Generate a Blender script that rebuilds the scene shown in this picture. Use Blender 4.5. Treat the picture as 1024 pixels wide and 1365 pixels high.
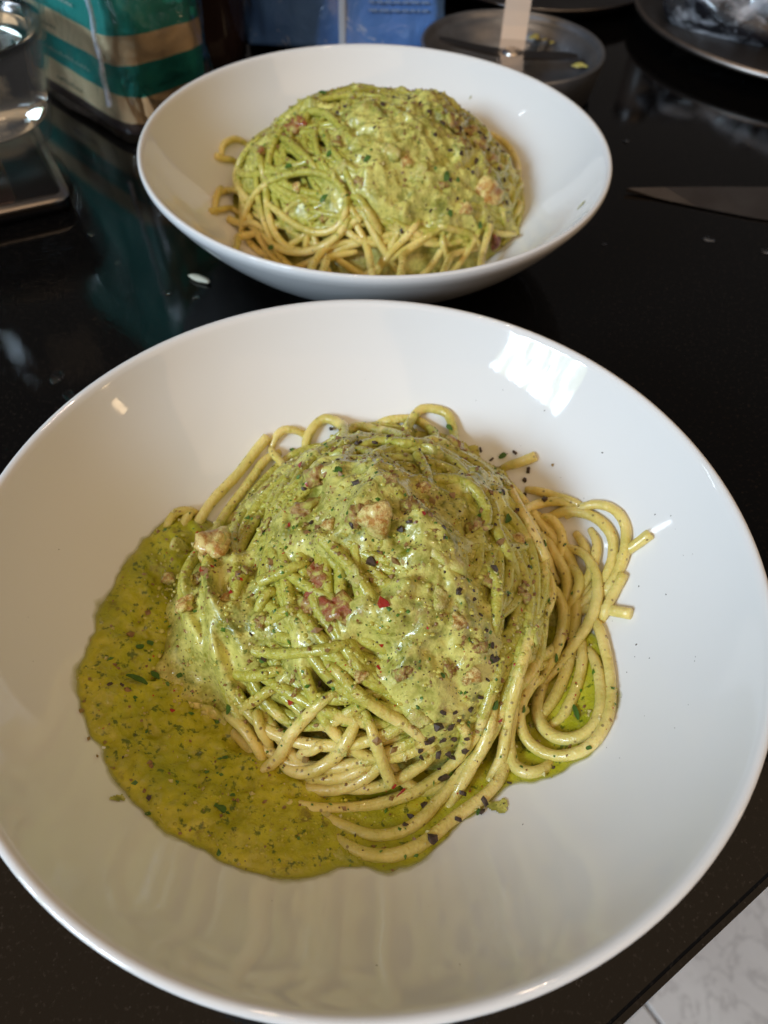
import bpy, bmesh, math, random
import numpy as np
from mathutils import Vector, Matrix, Euler
random.seed(5)
sc = bpy.context.scene
COL = sc.collection
for o in list(bpy.data.objects): bpy.data.objects.remove(o)

# ---------------------------------------------------------------- camera
cam = bpy.data.cameras.new('camera'); camo = bpy.data.objects.new('camera', cam); COL.objects.link(camo)
cam.sensor_fit = 'VERTICAL'; cam.sensor_height = 9.63; cam.sensor_width = 7.22; cam.lens = 6.862
cam.clip_start = 0.01; cam.clip_end = 50
PITCH, ROLL = 0.917, 0.047
camo.matrix_world = Matrix.Translation((0, 0, 0.1976)) @ Matrix.Rotation(math.pi/2-PITCH, 4, 'X') @ Matrix.Rotation(ROLL, 4, 'Z')
cam.dof.use_dof = True; cam.dof.focus_distance = 0.182; cam.dof.aperture_fstop = 4.2
sc.camera = camo

# ---------------------------------------------------------------- light: a window behind the left shoulder, a slit of a second window, a warm ceiling
w = bpy.data.worlds.new('World'); sc.world = w; w.use_nodes = True
bgn = w.node_tree.nodes['Background']; bgn.inputs['Color'].default_value = (1.0, .90, .84, 1); bgn.inputs['Strength'].default_value = .05
TARGET = Vector((.0, .12, .03))
def lamp(name, az, el, dist, sx, sy, radiance, color, target=TARGET, shape='RECTANGLE', spread=math.pi):
    l = bpy.data.lights.new(name, 'AREA'); o = bpy.data.objects.new(name, l); COL.objects.link(o)
    a, e = math.radians(az), math.radians(el)
    d = Vector((math.sin(a)*math.cos(e), math.cos(a)*math.cos(e), math.sin(e)))
    o.location = target + d*dist
    o.rotation_euler = d.to_track_quat('Z', 'Y').to_euler()
    l.shape = shape; l.size = sx; l.size_y = sy
    area = sx*sy*(math.pi/4 if shape in ('DISK', 'ELLIPSE') else 1)
    l.energy = radiance*math.pi*area; l.color = color; l.spread = spread
    return o
lamp('window_light', -129, 29, 2.2, .84, .62, 80, (.59, .775, 1.0))
wl = bpy.data.objects['window_light'].data; wl.use_nodes = True; wt_ = wl.node_tree
ge = wt_.nodes.new('ShaderNodeNewGeometry'); mp = wt_.nodes.new('ShaderNodeMapping'); mp.inputs['Scale'].default_value = (9, 1.1, 1)
wt_.links.new(ge.outputs['Parametric'], mp.inputs['Vector'])
nz = wt_.nodes.new('ShaderNodeTexNoise'); nz.inputs['Scale'].default_value = 1.0; nz.inputs['Detail'].default_value = 4; wt_.links.new(mp.outputs[0], nz.inputs['Vector'])
cr_ = wt_.nodes.new('ShaderNodeValToRGB'); cr_.color_ramp.elements[0].position = .475; cr_.color_ramp.elements[0].color = (.05, .045, .02, 1); cr_.color_ramp.elements[1].position = .62; cr_.color_ramp.elements[1].color = (1, 1, 1, 1)
wt_.links.new(nz.outputs['Fac'], cr_.inputs['Fac']); wt_.links.new(cr_.outputs['Color'], wt_.nodes['Emission'].inputs['Color'])
lamp('side_window_light', -74, 30, 2.6, .04, .70, 12, (.85, .93, 1.0))
lamp('room_light', 148, 44, 2.1, 2.4, 1.5, .82, (1.0, .68, .40), Vector((0, .1, .05)))
lamp('ceiling_light', 180, 76, 1.95, 3.4, 2.6, .30, (1.0, .66, .36), Vector((0, .1, .05)))
lamp('bulb_light', 100, 24, 1.7, .05, .16, 9, (1.0, .72, .42))
for az_, el_ in ((12, 66), (-16, 74)):
    lamp('spot_bulb', az_, el_, 1.75, .032, .032, 420, (1.0, .78, .55), shape='DISK')
sc.view_settings.view_transform = 'Standard'; sc.view_settings.look = 'None'
sc.view_settings.exposure = 0.30; sc.view_settings.gamma = 1.0
sc.render.engine = 'CYCLES'
sc.cycles.max_bounces = 12; sc.cycles.transmission_bounces = 10; sc.cycles.transparent_max_bounces = 12
sc.cycles.caustics_reflective = False; sc.cycles.caustics_refractive = True
sc.cycles.sample_clamp_indirect = 6

# ---------------------------------------------------------------- shape fields
# lengths below are in bowl radii (one radius = 0.10 m), heights from the rim plane
S = 0.10
RIM_Z = 0.5
SR = 0.0160                      # half the thickness of a spaghetti strand
PROFILE = np.array([(0,-.44),(.2,-.44),(.38,-.436),(.5,-.415),(.62,-.365),(.74,-.28),(.84,-.18),(.92,-.085),(.965,-.01),(1.1,.25)])
_g = np.linspace(-.2, 1.1, 1301); _z = np.interp(abs(_g), PROFILE[:,0], PROFILE[:,1])
_k = np.hanning(161); _k /= _k.sum()
BOWL_R = _g[200:]; BOWL_Z = np.convolve(np.pad(_z, 80, mode='edge'), _k, 'valid')[200:]
def bowl_z(r): return np.interp(r, BOWL_R, BOWL_Z)

CELL = 0.004
NG = 501
AX = (np.arange(NG) - NG//2) * CELL
GX, GY = np.meshgrid(AX, AX)      # [row=y, col=x]
GR = np.hypot(GX, GY)
BASE = bowl_z(np.clip(GR, 0, 1.05))

def sample(F, x, y):
    u = np.clip(np.asarray(x)/CELL + NG//2, 0, NG-1.001); v = np.clip(np.asarray(y)/CELL + NG//2, 0, NG-1.001)
    i = u.astype(int); j = v.astype(int); a = u-i; b = v-j
    return F[j,i]*(1-a)*(1-b)+F[j,i+1]*a*(1-b)+F[j+1,i]*(1-a)*b+F[j+1,i+1]*a*b

def blur(F, sigma):               # sigma in radii, by FFT
    s = sigma/CELL
    f = np.fft.fftfreq(NG)
    g = np.exp(-2*(np.pi*s*f)**2)
    return np.real(np.fft.ifft2(np.fft.fft2(F)*g[:,None]*g[None,:]))

def noise(seed, sigma):
    n = blur(np.random.RandomState(seed).normal(size=(NG,NG)), sigma)
    return n/n.std()

def dome(x, y, cx, cy, a, b, zt, p, q, foot=None):
    rho = np.sqrt(((x-cx)/a)**2+((y-cy)/b)**2)
    u = np.clip(1-rho**p,0,1)
    z = -.43+(zt+.43)*u**q+u**.6*(.022*np.sin(11*x+1.3*np.sin(7*y)+.6)*np.sin(9*y+.8)+.016*np.sin(19*x-8*y+2.)*np.sin(15*y+6*x))
    z = np.where(rho<1, z, -9.)
    return z if foot is None else np.maximum(z, dome(x, y, *foot))

def smooth_line(P, n):            # resample a polyline through its points (Catmull-Rom), n samples
    P = np.asarray(P, float)
    if len(P) == 2: P = np.array([P[0], (P[0]+P[1])/2, P[1]])
    d = np.maximum(np.linalg.norm(np.diff(P, axis=0), axis=1), 1e-6)**.5
    t = np.concatenate([[0], np.cumsum(d)])
    Q = np.vstack([2*P[0]-P[1], P, 2*P[-1]-P[-2]])
    tt = np.concatenate([[-d[0]], t, [t[-1]+d[-1]]])
    out = []
    for x in np.linspace(0, t[-1], n):
        i = min(max(np.searchsorted(t, x, side='right')-1, 0), len(P)-2)
        p0,p1,p2,p3 = Q[i:i+4]; t0,t1,t2,t3 = tt[i:i+4]
        a1=(t1-x)/(t1-t0)*p0+(x-t0)/(t1-t0)*p1; a2=(t2-x)/(t2-t1)*p1+(x-t1)/(t2-t1)*p2; a3=(t3-x)/(t3-t2)*p2+(x-t2)/(t3-t2)*p3
        b1=(t2-x)/(t2-t0)*a1+(x-t0)/(t2-t0)*a2; b2=(t3-x)/(t3-t1)*a2+(x-t1)/(t3-t1)*a3
        out.append((t2-x)/(t2-t1)*b1+(x-t1)/(t2-t1)*b2)
    out = np.array(out)           # even spacing
    L = np.concatenate([[0], np.cumsum(np.linalg.norm(np.diff(out, axis=0), axis=1))])
    s = np.linspace(0, L[-1], n)
    return np.stack([np.interp(s, L, out[:,k]) for k in range(out.shape[1])], 1)

_w = int(SR/CELL)+2
_ix, _iy = np.meshgrid(np.arange(-_w,_w+1), np.arange(-_w,_w+1))
def stamp(H, P, r=SR):            # write a strand's upper surface into a height field
    L = np.linalg.norm(np.diff(P, axis=0), axis=1).sum()
    for x,y,z in smooth_line(P, max(8, int(L/.008))):
        i = int(round(x/CELL))+NG//2; j = int(round(y/CELL))+NG//2
        if i<_w+1 or j<_w+1 or i>NG-_w-2 or j>NG-_w-2: continue
        d2 = ((i-NG//2+_ix)*CELL-x)**2+((j-NG//2+_iy)*CELL-y)**2
        h = np.where(d2<r*r, z+np.sqrt(np.clip(r*r-d2,0,None)), -9)
        v = H[j-_w:j+_w+1, i-_w:i+_w+1]
        np.maximum(v, h, out=v)

def poly_mask(poly):              # 1 inside a polygon on the grid
    poly = np.asarray(poly, float); m = np.zeros((NG,NG), bool)
    x0,y0 = poly[-1]
    for x1,y1 in poly:
        c = ((y1>GY)!=(y0>GY)) & (GX < (x0-x1)*(GY-y1)/((y0-y1) if y0!=y1 else 1e-9)+x1)
        m ^= c; x0,y0 = x1,y1
    return m.astype(float)

def filler_strands(prm, seed, n, reach=.97):   # the tangle under the visible loops
    rs = np.random.RandomState(seed); out = []
    cx,cy,a,b = prm[:4]
    for k in range(n):
        q = rs.uniform(0, .45); th = rs.uniform(0, 2*np.pi)
        ox,oy = cx+a*q*np.cos(th), cy+b*q*np.sin(th)
        R0 = rs.uniform(.25, reach-q*.9); R0 = max(R0, .2)
        st = rs.uniform(0, 2*np.pi); arc = rs.uniform(1.3, 4.2)*(1 if rs.rand()<.5 else -1)
        el = rs.uniform(.75, 1.2); ph = rs.uniform(0, 6.28); tw = rs.uniform(-.25,.25)
        t = np.linspace(0,1,40); A = st+arc*t
        rr = R0*(1+tw*(t-.5)+.06*np.sin(3*A+ph))
        x = ox+a*rr*np.cos(A)*el; y = oy+b*rr*np.sin(A)/el
        off = rs.uniform(-1.6, 1.8)*SR
        D = np.maximum(dome(x,y,*prm), sample(BASE,x,y))
        ok = np.hypot(x,y)<.9
        z = D+off
        z[:4] -= np.linspace(1.8,0,4)*SR; z[-4:] -= np.linspace(0,1.8,4)*SR
        zz = np.convolve(np.pad(z,3,mode='edge'), np.ones(7)/7, 'valid')
        z = np.maximum(zz, sample(BASE,x,y)+SR*.9)
        ok &= ((x-cx)/a)**2+((y-cy)/b)**2 < 1.06
        i0 = np.flatnonzero(ok)
        if len(i0)<14 or i0[-1]-i0[0]+1 != len(i0): continue
        P = np.stack([x,y,z],1)[ok]
        out.append(smooth_line(P, 20))
    return out

def sauce_field(H, HT, prm, poly, seed, thick, blobs=()):   # H: the tangle the sauce lies on, HT: with the strands on top
    m = poly_mask(poly)*((((GX-prm[0])/prm[2])**2+((GY-prm[1])/prm[3])**2 < .92)|(GY < prm[1]+.12))
    m = blur(m, .022)+.10*noise(seed,.03)+.05*noise(seed+1,.012)
    c = np.clip((m-.3)/.4, 0, 1); c = c*c*(3-2*c)
    D = np.maximum(dome(GX,GY,*prm), BASE)
    H2 = np.maximum(H, D-.075)
    drape = .76*blur(H2, .0085)+.24*blur(np.maximum(HT, D-.075), .010)
    lump = .40*noise(seed+6,.09)+.35*noise(seed+2,.05)+.42*noise(seed+3,.026)
    heap = sum(a*np.exp(-((GX-x)**2+(GY-y)**2)/(2*r*r)) for x,y,r,a in blobs) if len(blobs) else 0.
    grain = .0020*noise(seed+4,.0095)+.0011*noise(seed+5,.0052)
    top = drape-.006+thick*(.05+.95*np.clip(-.02+.85*lump+.62*heap,-1.4,1.5))+grain*(.4+c)
    low = np.maximum(D-.10, BASE+.004)
    open_ = np.clip((.85*lump+.62*heap+.50)/.40, 0, 1); g = c*(open_*open_*(3-2*open_))   # thin spots open into gaps between strands
    Z = blur(low*(1-g)+top*g, .0034)
    return np.maximum(Z, BASE-.01), c

def pool_field(poly, seed, depth, soft=.05):
    m0 = poly_mask(poly)
    m = blur(m0,.020)+.075*noise(seed,.03)+.05*noise(seed+1,.011)
    d = np.clip(blur(m0, soft)*2-.9, 0, 1)
    left = np.clip((.12-GX-.35*(GY+.5))/.35, 0, 1); left = left*left*(3-2*left)
    lump = .0035*noise(seed+2,.014)+.0022*noise(seed+3,.007)
    e = np.clip((m-.40)/.58, 0, 1)**1.8
    Z = BASE+.0015+depth*e*(.06+.14*d+.8*d*left)+(lump+.006*noise(seed+4,.05))*d*(.15+.85*left)
    return Z, m, d

def field_normal(F, x, y):
    e = .008
    n = np.array([-(sample(F,x+e,y)-sample(F,x-e,y))/(2*e), -(sample(F,x,y+e)-sample(F,x,y-e))/(2*e), 1.])
    return n/np.linalg.norm(n)

FRONT_DOME = (.06,.10,.55,.60,-.02,2.1,.9,(-.36,.0,.30,.36,-.17,2.0,1.0))
BACK_DOME = (.0,.14,.70,.66,.02,2.8,.75)
FRONT_N, BACK_N = 150, 165
FRONT_THICK, BACK_THICK = .034, .031
FRONT_TOP, BACK_TOP = 27, 13     # strands before this index lie under the sauce

# strands and bits, in thousandths of a bowl radius from the bowl centre and rim plane
BLOBS_FRONT = [[-213,362,83,800],[-48,211,99,900],[-216,138,90,800],[-38,46,75,700],[189,-18,102,1100],[103,11,74,700],[140,-199,108,1000],[237,-224,83,800],[-5,-200,71,500],[-437,-27,70,900],[-352,-182,77,800],[-465,-139,87,1500],[-450,-239,81,1300],[-532,-178,69,1000],[-355,-122,69,1300],[-360,-219,69,1200],[-400,-6,67,900],[-382,224,75,600],[146,-315,90,700],[420,234,107,-900],[436,-22,100,-1000],[374,-199,75,-600],[308,312,85,-400],[-286,-58,87,-500],[-248,-263,76,-600],[-88,-324,72,-500],[4,-362,72,-600]]
HERO_FRONT = [
[(-32,690,-317),(47,709,-288),(132,706,-280),(187,648,-271),(196,573,-232),(197,496,-191),(192,418,-153)],
[(92,413,-142),(94,497,-181),(97,579,-225),(107,663,-259),(152,731,-251),(233,715,-252),(257,636,-269),(252,549,-240),(241,465,-201)],
[(-565,187,-377),(-552,227,-366),(-541,268,-357),(-528,310,-352),(-513,351,-347),(-493,390,-343),(-470,427,-339),(-446,463,-334),(-424,500,-326),(-402,537,-315),(-380,573,-304),(-356,607,-292)],
[(-461,112,-294),(-459,171,-290),(-464,225,-315),(-465,278,-341),(-459,333,-361),(-440,388,-364),(-413,440,-357),(-386,491,-345),(-359,542,-333),(-316,583,-336)],
[(-561,317,-333),(-573,272,-340),(-580,227,-347),(-582,181,-355),(-585,138,-374)],
[(-620,238,-336),(-611,267,-318),(-596,299,-317),(-567,316,-325),(-548,328,-353)],
[(716,163,-284),(731,173,-255),(752,184,-232),(774,193,-208),(796,203,-184)],
[(614,40,-366),(641,39,-336),(673,28,-314),(702,9,-293),(731,-9,-271)],
[(413,540,-325),(434,540,-302),(461,540,-287),(488,542,-272),(514,545,-255)],
[(493,464,-327),(531,439,-304),(572,412,-291),(613,386,-276),(656,357,-273)],
[(446,307,-258),(477,356,-291),(524,393,-308),(581,388,-286),(637,356,-287)],
[(628,290,-316),(642,242,-306),(652,192,-309),(657,142,-315),(639,99,-335),(617,64,-364)],
[(-53,-591,-378),(-13,-620,-349),(38,-640,-335),(94,-641,-331),(146,-621,-337),(192,-589,-348),(234,-551,-359),(279,-518,-364),(324,-484,-367),(360,-440,-373),(382,-388,-375),(386,-339,-347),(389,-300,-305),(394,-262,-263),(401,-220,-227),(412,-165,-222)],
[(-189,-516,-397),(-130,-534,-381),(-71,-555,-376),(-11,-576,-370),(49,-593,-361),(111,-583,-362),(164,-549,-371),(205,-502,-380),(246,-455,-374),(286,-409,-356),(323,-367,-327),(349,-324,-289),(366,-277,-250),(383,-228,-215),(402,-173,-189),(421,-114,-198)],
[(398,-343,-383),(391,-374,-364),(398,-408,-369),(425,-429,-356),(460,-425,-347),(488,-403,-356)],
[(613,-29,-367),(610,-72,-356),(603,-116,-351),(592,-159,-352),(576,-201,-353),(556,-241,-355),(531,-278,-364),(499,-303,-382)],
[(628,-81,-356),(633,-115,-340),(635,-152,-328),(634,-190,-321),(631,-228,-315),(624,-265,-310),(610,-301,-309),(586,-330,-314),(554,-345,-328),(520,-343,-346),(493,-322,-364),(476,-289,-375),(473,-251,-380),(481,-214,-384),(497,-180,-394),(520,-150,-400)],
[(640,26,-340),(654,-25,-325),(660,-79,-320),(661,-133,-313),(658,-187,-305),(650,-241,-299),(634,-293,-295),(608,-341,-296),(570,-378,-306),(522,-392,-327),(476,-379,-354),(436,-344,-364),(414,-304,-335),(419,-261,-303),(447,-216,-307),(482,-185,-336)],
[(666,289,-291),(675,237,-284),(667,186,-295),(647,137,-305),(621,100,-332),(597,74,-372)],
[(537,351,-351),(569,359,-319),(604,355,-290),(642,338,-274),(675,311,-260),(700,274,-253),(714,230,-254),(712,187,-266),(700,146,-283),(679,111,-303),(653,82,-324),(623,57,-348),(594,37,-376)],
[(600,347,-305),(633,351,-274),(669,350,-246),(705,331,-227),(731,296,-217),(745,253,-220),(742,208,-230),(733,166,-244),(720,131,-270),(698,97,-291),(674,68,-317),(649,42,-345)],
[(669,0,-333),(676,20,-300),(693,53,-295),(712,84,-280),(728,113,-261)],
[(573,168,-370),(604,165,-326),(617,118,-314),(601,74,-338),(583,48,-382)],
[(576,256,-341),(607,237,-321),(632,209,-301),(649,172,-292),(660,132,-291),(661,91,-297),(655,50,-306),(642,13,-319),(623,-22,-333),(599,-55,-342),(574,-88,-350),(547,-119,-360),(520,-148,-373),(494,-176,-391)],
[(500,342,-355),(546,344,-311),(580,294,-313),(579,233,-320),(575,194,-370)],
[(521,318,-357),(541,275,-340),(558,228,-332),(574,181,-330),(587,133,-332),(584,87,-353),(567,56,-388)],
[(523,91,-304),(553,95,-344),(569,52,-354),(564,2,-353),(550,-45,-341),(533,-89,-324),(511,-133,-333),(491,-163,-367)],
[(307,252,-93),(327,216,-82),(335,173,-78),(336,130,-81),(349,90,-86),(370,60,-108),(389,44,-143),(408,28,-178)],
[(381,536,-323),(386,487,-281),(388,439,-239),(389,391,-197),(401,334,-168),(419,273,-159),(438,213,-155),(462,154,-165),(489,101,-188)],
[(209,289,-84),(235,263,-53),(265,230,-37),(296,196,-47),(311,152,-55),(300,105,-53),(268,70,-53),(227,46,-57)],
[(433,-122,-175),(421,-154,-181),(409,-187,-183),(398,-220,-193),(390,-249,-211),(383,-275,-234),(378,-298,-260),(375,-319,-288),(373,-338,-318),(372,-360,-345),(367,-389,-364),(353,-416,-382),(336,-445,-393)],
[(231,-514,-391),(248,-485,-386),(263,-460,-368),(280,-434,-354),(296,-408,-338),(311,-385,-319),(321,-361,-296),(327,-337,-273),(332,-309,-255),(338,-276,-254)],
[(-252,-512,-388),(-198,-528,-373),(-139,-533,-367),(-81,-535,-375),(-24,-528,-387),(34,-517,-393),(90,-501,-392),(145,-480,-388),(195,-449,-384),(240,-414,-370),(274,-383,-334),(296,-355,-287),(310,-319,-243),(325,-275,-207),(340,-227,-177),(351,-170,-179)],
[(-522,-303,-373),(-480,-278,-377),(-431,-280,-386),(-386,-299,-393),(-346,-328,-395),(-309,-360,-392),(-271,-393,-392),(-234,-425,-397),(-192,-451,-401),(-147,-471,-400),(-99,-483,-392),(-52,-484,-378),(-6,-475,-363),(34,-457,-339),(64,-438,-305),(98,-406,-291)],
[(-121,-460,-392),(-94,-466,-364),(-59,-469,-350),(-22,-463,-340),(9,-455,-318),(43,-438,-317)],
[(3,-351,-227),(-10,-381,-237),(-24,-405,-256),(-40,-423,-281),(-58,-435,-307),(-84,-448,-326),(-112,-456,-344),(-142,-454,-360),(-172,-442,-372),(-194,-418,-381)],
[(-78,-397,-304),(-89,-411,-285),(-108,-416,-307),(-131,-415,-325),(-143,-415,-352)],
[(-259,-316,-326),(-255,-338,-300),(-245,-364,-319),(-229,-382,-343),(-220,-391,-375)],
[(-343,-472,-382),(-308,-477,-378),(-274,-468,-383),(-242,-452,-384),(-215,-436,-369),(-193,-421,-345),(-178,-403,-317),(-164,-385,-290),(-144,-369,-265),(-124,-357,-237),(-104,-346,-210),(-79,-330,-190),(-50,-310,-190)],
[(-359,-299,-397),(-329,-324,-355),(-290,-358,-338),(-254,-398,-356),(-230,-430,-397)],
[(-306,-320,-339),(-286,-311,-305),(-258,-303,-278),(-231,-293,-250),(-197,-278,-247)],
[(-326,-236,-276),(-288,-251,-257),(-251,-259,-233),(-214,-258,-207),(-171,-253,-215)],
[(15,-347,-219),(32,-383,-227),(46,-413,-250),(60,-437,-281),(73,-454,-316),(89,-479,-344)],
[(-91,-250,-148),(-67,-272,-138),(-42,-295,-141),(-18,-315,-152),(9,-333,-163),(37,-347,-177),(65,-359,-192),(95,-369,-205),(123,-378,-222),(147,-388,-244),(166,-397,-270),(184,-406,-297)],
[(226,-343,-253),(257,-360,-254),(267,-377,-291),(260,-394,-330),(250,-404,-370)],
[(-154,-133,-121),(-181,-146,-93),(-210,-148,-122),(-241,-154,-148),(-273,-160,-172)],
[(-227,-76,-145),(-242,-83,-119),(-259,-103,-133),(-267,-119,-158),(-270,-128,-187)],
[(-137,-19,-94),(-167,-32,-69),(-203,-48,-76),(-235,-49,-101),(-270,-56,-119)],
[(-302,8,-170),(-320,-21,-153),(-331,-56,-145),(-335,-91,-159),(-334,-125,-175),(-329,-158,-193),(-309,-186,-208),(-275,-202,-208),(-242,-215,-196),(-211,-226,-177),(-180,-234,-156),(-149,-240,-135),(-116,-243,-117),(-81,-242,-103),(-46,-230,-100),(-20,-207,-112)],
[(-344,589,-324),(-335,560,-314),(-312,535,-318),(-294,506,-310),(-280,474,-302)],
[(-344,586,-325),(-331,613,-298),(-305,639,-288),(-267,646,-295),(-235,647,-319)],
[(-233,572,-352),(-225,640,-307),(-176,693,-282),(-115,662,-274),(-101,590,-241),(-99,516,-203),(-108,442,-168)],
[(-113,595,-285),(-71,667,-286),(8,659,-289),(58,608,-249),(83,546,-197),(128,480,-167)],
[(-60,386,-110),(-14,432,-110),(39,444,-107),(84,414,-83),(137,435,-103),(171,471,-144),(201,506,-190)],
[(123,335,-41),(140,295,-35),(149,254,-19),(152,214,-2),(157,185,-35)],
[(10,188,3),(31,158,28),(58,127,42),(91,100,34),(128,80,20),(167,72,1),(204,66,-23),(236,60,-52)],
[(-117,18,-12),(-89,-9,-15),(-61,-38,-14),(-35,-68,-16),(-11,-100,-20),(12,-130,-33),(31,-157,-55),(47,-184,-80)],
[(283,8,-78),(313,-19,-73),(330,-52,-86),(331,-91,-96),(328,-127,-112),(324,-156,-140),(321,-179,-174)],
[(12,175,13),(36,146,41),(65,113,57),(94,81,45),(133,61,28),(170,57,0),(202,53,-34)]]
ENDS_FRONT = 'ss ss st ss ts ss st st st ss ss ss ss ss ss ss ss ss ss ss ss st ss ss ss ss ss ss st ss ts ss ss ss ss ss ss ss ss ss ss ts st ss ss st ss st ss ss ss ss ss ss ts ss ts ss ss'
SAUCE_FRONT = [[-487,450],[-370,564],[-253,623],[-80,778],[148,786],[345,760],[431,539],[421,234],[429,98],[514,38],[483,-96],[397,-215],[348,-281],[308,-385],[212,-416],[123,-374],[39,-328],[-32,-350],[-143,-357],[-204,-306],[-289,-319],[-388,-306],[-483,-270],[-569,-198],[-615,-75],[-627,98],[-581,239]]
POOL_FRONT = [[-591,318],[-650,233],[-701,88],[-724,-95],[-716,-261],[-659,-398],[-564,-517],[-458,-605],[-329,-669],[-210,-699],[-95,-703],[-20,-671],[19,-666],[91,-685],[162,-654],[239,-571],[334,-502],[394,-443],[428,-463],[533,-429],[614,-366],[665,-243],[666,-54],[591,14],[252,107],[-213,189],[-460,314]]
PEPPER_FRONT = [[-33,148,45,31],[-180,203,-55,12],[-282,120,-135,29],[-147,79,-38,19],[-36,21,42,22],[90,64,56,18],[81,22,31,26],[102,34,48,18],[15,-50,-12,37],[187,25,42,15],[-150,670,-302,20],[42,444,-90,18],[-51,414,-96,22],[188,0,33,13],[226,-110,-28,22],[321,-24,-59,28],[227,-111,-29,22],[498,516,-292,24],[537,398,-289,28],[368,264,-102,21],[456,577,-277,20],[489,-40,-242,14],[268,-113,-61,15],[365,-57,-124,12],[319,-221,-145,20],[267,-271,-150,23],[194,-376,-214,36],[131,-361,-185,21],[197,-414,-296,29],[227,-395,-342,23],[220,-448,-375,38],[139,-544,-380,29],[186,-602,-332,30],[249,-552,-348,21],[318,-504,-355,26],[311,-528,-362,18],[266,-481,-369,22],[383,-450,-373,15],[173,-511,-389,22],[273,-326,-221,22],[-99,-288,-199,22],[-70,-303,-150,21],[8,-597,-352,11],[266,-399,-303,22],[159,-422,-299,22],[-631,-287,-265,17],[-605,-281,-281,17],[-240,-232,-193,24],[-464,-561,-253,14],[328,-226,-155,26],[318,-194,-139,18],[170,-403,-252,25],[237,-378,-286,26],[207,-390,-260,22],[231,-346,-201,16],[-180,203,-55,16],[-41,423,-98,18],[487,490,-311,22],[290,-272,-165,15],[347,606,-305,22],[383,574,-312,20],[379,361,-165,18],[487,445,-332,22],[416,238,-147,15],[334,121,-67,16],[401,93,-125,16],[435,59,-162,16],[285,-144,-82,16],[301,-171,-106,15],[200,-353,-187,21],[222,-370,-226,25],[179,-394,-251,20],[244,-353,-229,18],[153,-417,-268,16],[266,-384,-267,16],[296,-299,-214,17],[310,-266,-177,18],[242,-405,-344,19],[207,-426,-370,17],[124,-569,-350,16],[3,427,-100,20],[131,341,-29,17],[31,-26,0,15],[54,34,59,15],[-279,-177,-172,15]]
GOLD_FRONT = [[-125,-430,-326,26],[93,340,-52,17],[160,136,0,23],[-314,192,-179,17],[-198,51,-64,15],[-674,-367,-248,15],[-679,-281,-253,11],[-677,-340,-254,9],[-636,-435,-245,11],[-605,-474,-247,9],[-564,-496,-261,9],[-604,-434,-269,11],[566,509,-254,12],[-516,-522,-257,9]]
CHILI_FRONT = [[49,-168,-12,39,35],[-206,332,-113,43,17],[-419,-26,-131,47,14],[136,53,59,17,15],[49,-224,-108,14,13],[111,-485,-377,30,15],[94,-485,-331,15,13],[-483,-316,-341,15,14],[-163,-326,-235,26,18],[353,-330,-274,15,11],[-342,-80,-139,15,15],[-206,88,-65,16,12],[-160,213,-43,32,14],[-405,-4,-139,14,12],[44,-268,-138,14,11]]
HERB_FRONT = [[-43,42,63,26,16],[-85,219,11,32,20],[385,198,-132,38,19],[521,-131,-316,28,12],[336,-306,-238,26,19],[-580,-256,-305,66,17],[-546,-225,-338,36,16],[-598,-157,-313,18,24],[-579,-136,-330,20,16],[-305,-567,-291,24,21],[566,-271,-345,51,14],[571,-383,-291,15,13],[419,-286,-301,19,17],[301,-523,-365,26,11],[-480,-223,-334,20,16],[-288,-529,-315,14,11],[-462,-593,-262,14,10],[-328,-430,-348,15,11],[502,181,-222,19,17],[293,132,-52,28,16],[318,-229,-150,18,13],[-346,194,-184,17,17],[-275,594,-336,25,17],[243,656,-257,40,17],[-247,-230,-208,23,13],[418,576,-296,29,20],[196,-285,-128,16,12],[-334,-314,-324,23,31]]
CHUNK_FRONT = [[-414,67,-148,93,'nut'],[-477,-75,-220,52,'nut'],[-125,-68,-84,116,'tomato'],[-66,-148,-65,101,'tomato'],[-134,-138,-101,63,'brown'],[18,31,60,91,'nut'],[-22,32,62,55,'brown'],[208,-35,4,106,'cheese'],[-174,146,-60,88,'brown'],[-140,218,-32,73,'brown'],[260,493,-181,92,'brown'],[-322,310,-208,44,'brown'],[148,-369,-200,54,'cheese'],[270,-270,-151,47,'nut'],[-29,-97,-13,43,'cheese'],[-260,-160,-143,34,'brown'],[256,-278,-158,29,'nut'],[444,-137,-180,46,'cheese'],[-165,-278,-203,22,'strip'],[-159,-314,-209,22,'strip'],[285,-211,-109,40,'brown'],[-36,-434,-270,25,'cheese'],[-461,22,-239,37,'brown'],[184,-131,-24,54,'cheese'],[307,-39,-75,45,'brown'],[-576,77,-337,35,'nut'],[99,79,65,44,'brown'],[-279,132,-130,45,'brown'],[-96,54,-11,45,'nut'],[50,126,92,37,'brown'],[289,97,-38,51,'brown'],[408,132,-146,41,'nut'],[106,-297,-111,42,'brown'],[0,-293,-132,32,'nut'],[214,-262,-133,40,'brown'],[-358,-91,-159,38,'nut'],[-311,-7,-143,31,'brown'],[226,-180,-59,39,'nut'],[418,-27,-157,39,'brown'],[-83,392,-100,35,'brown'],[139,173,11,35,'nut']]
BLOBS_BACK = [[-241,154,129,800],[-11,59,125,800],[60,-147,137,1000],[189,-241,153,1000],[343,-110,156,900],[482,-139,127,800],[134,-364,121,500],[-418,-35,111,-500],[-300,-310,77,200],[-517,-113,113,-500],[-81,-324,90,-700],[-37,-35,77,-400],[603,-120,133,-500],[-217,-122,92,-400]]
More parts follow.
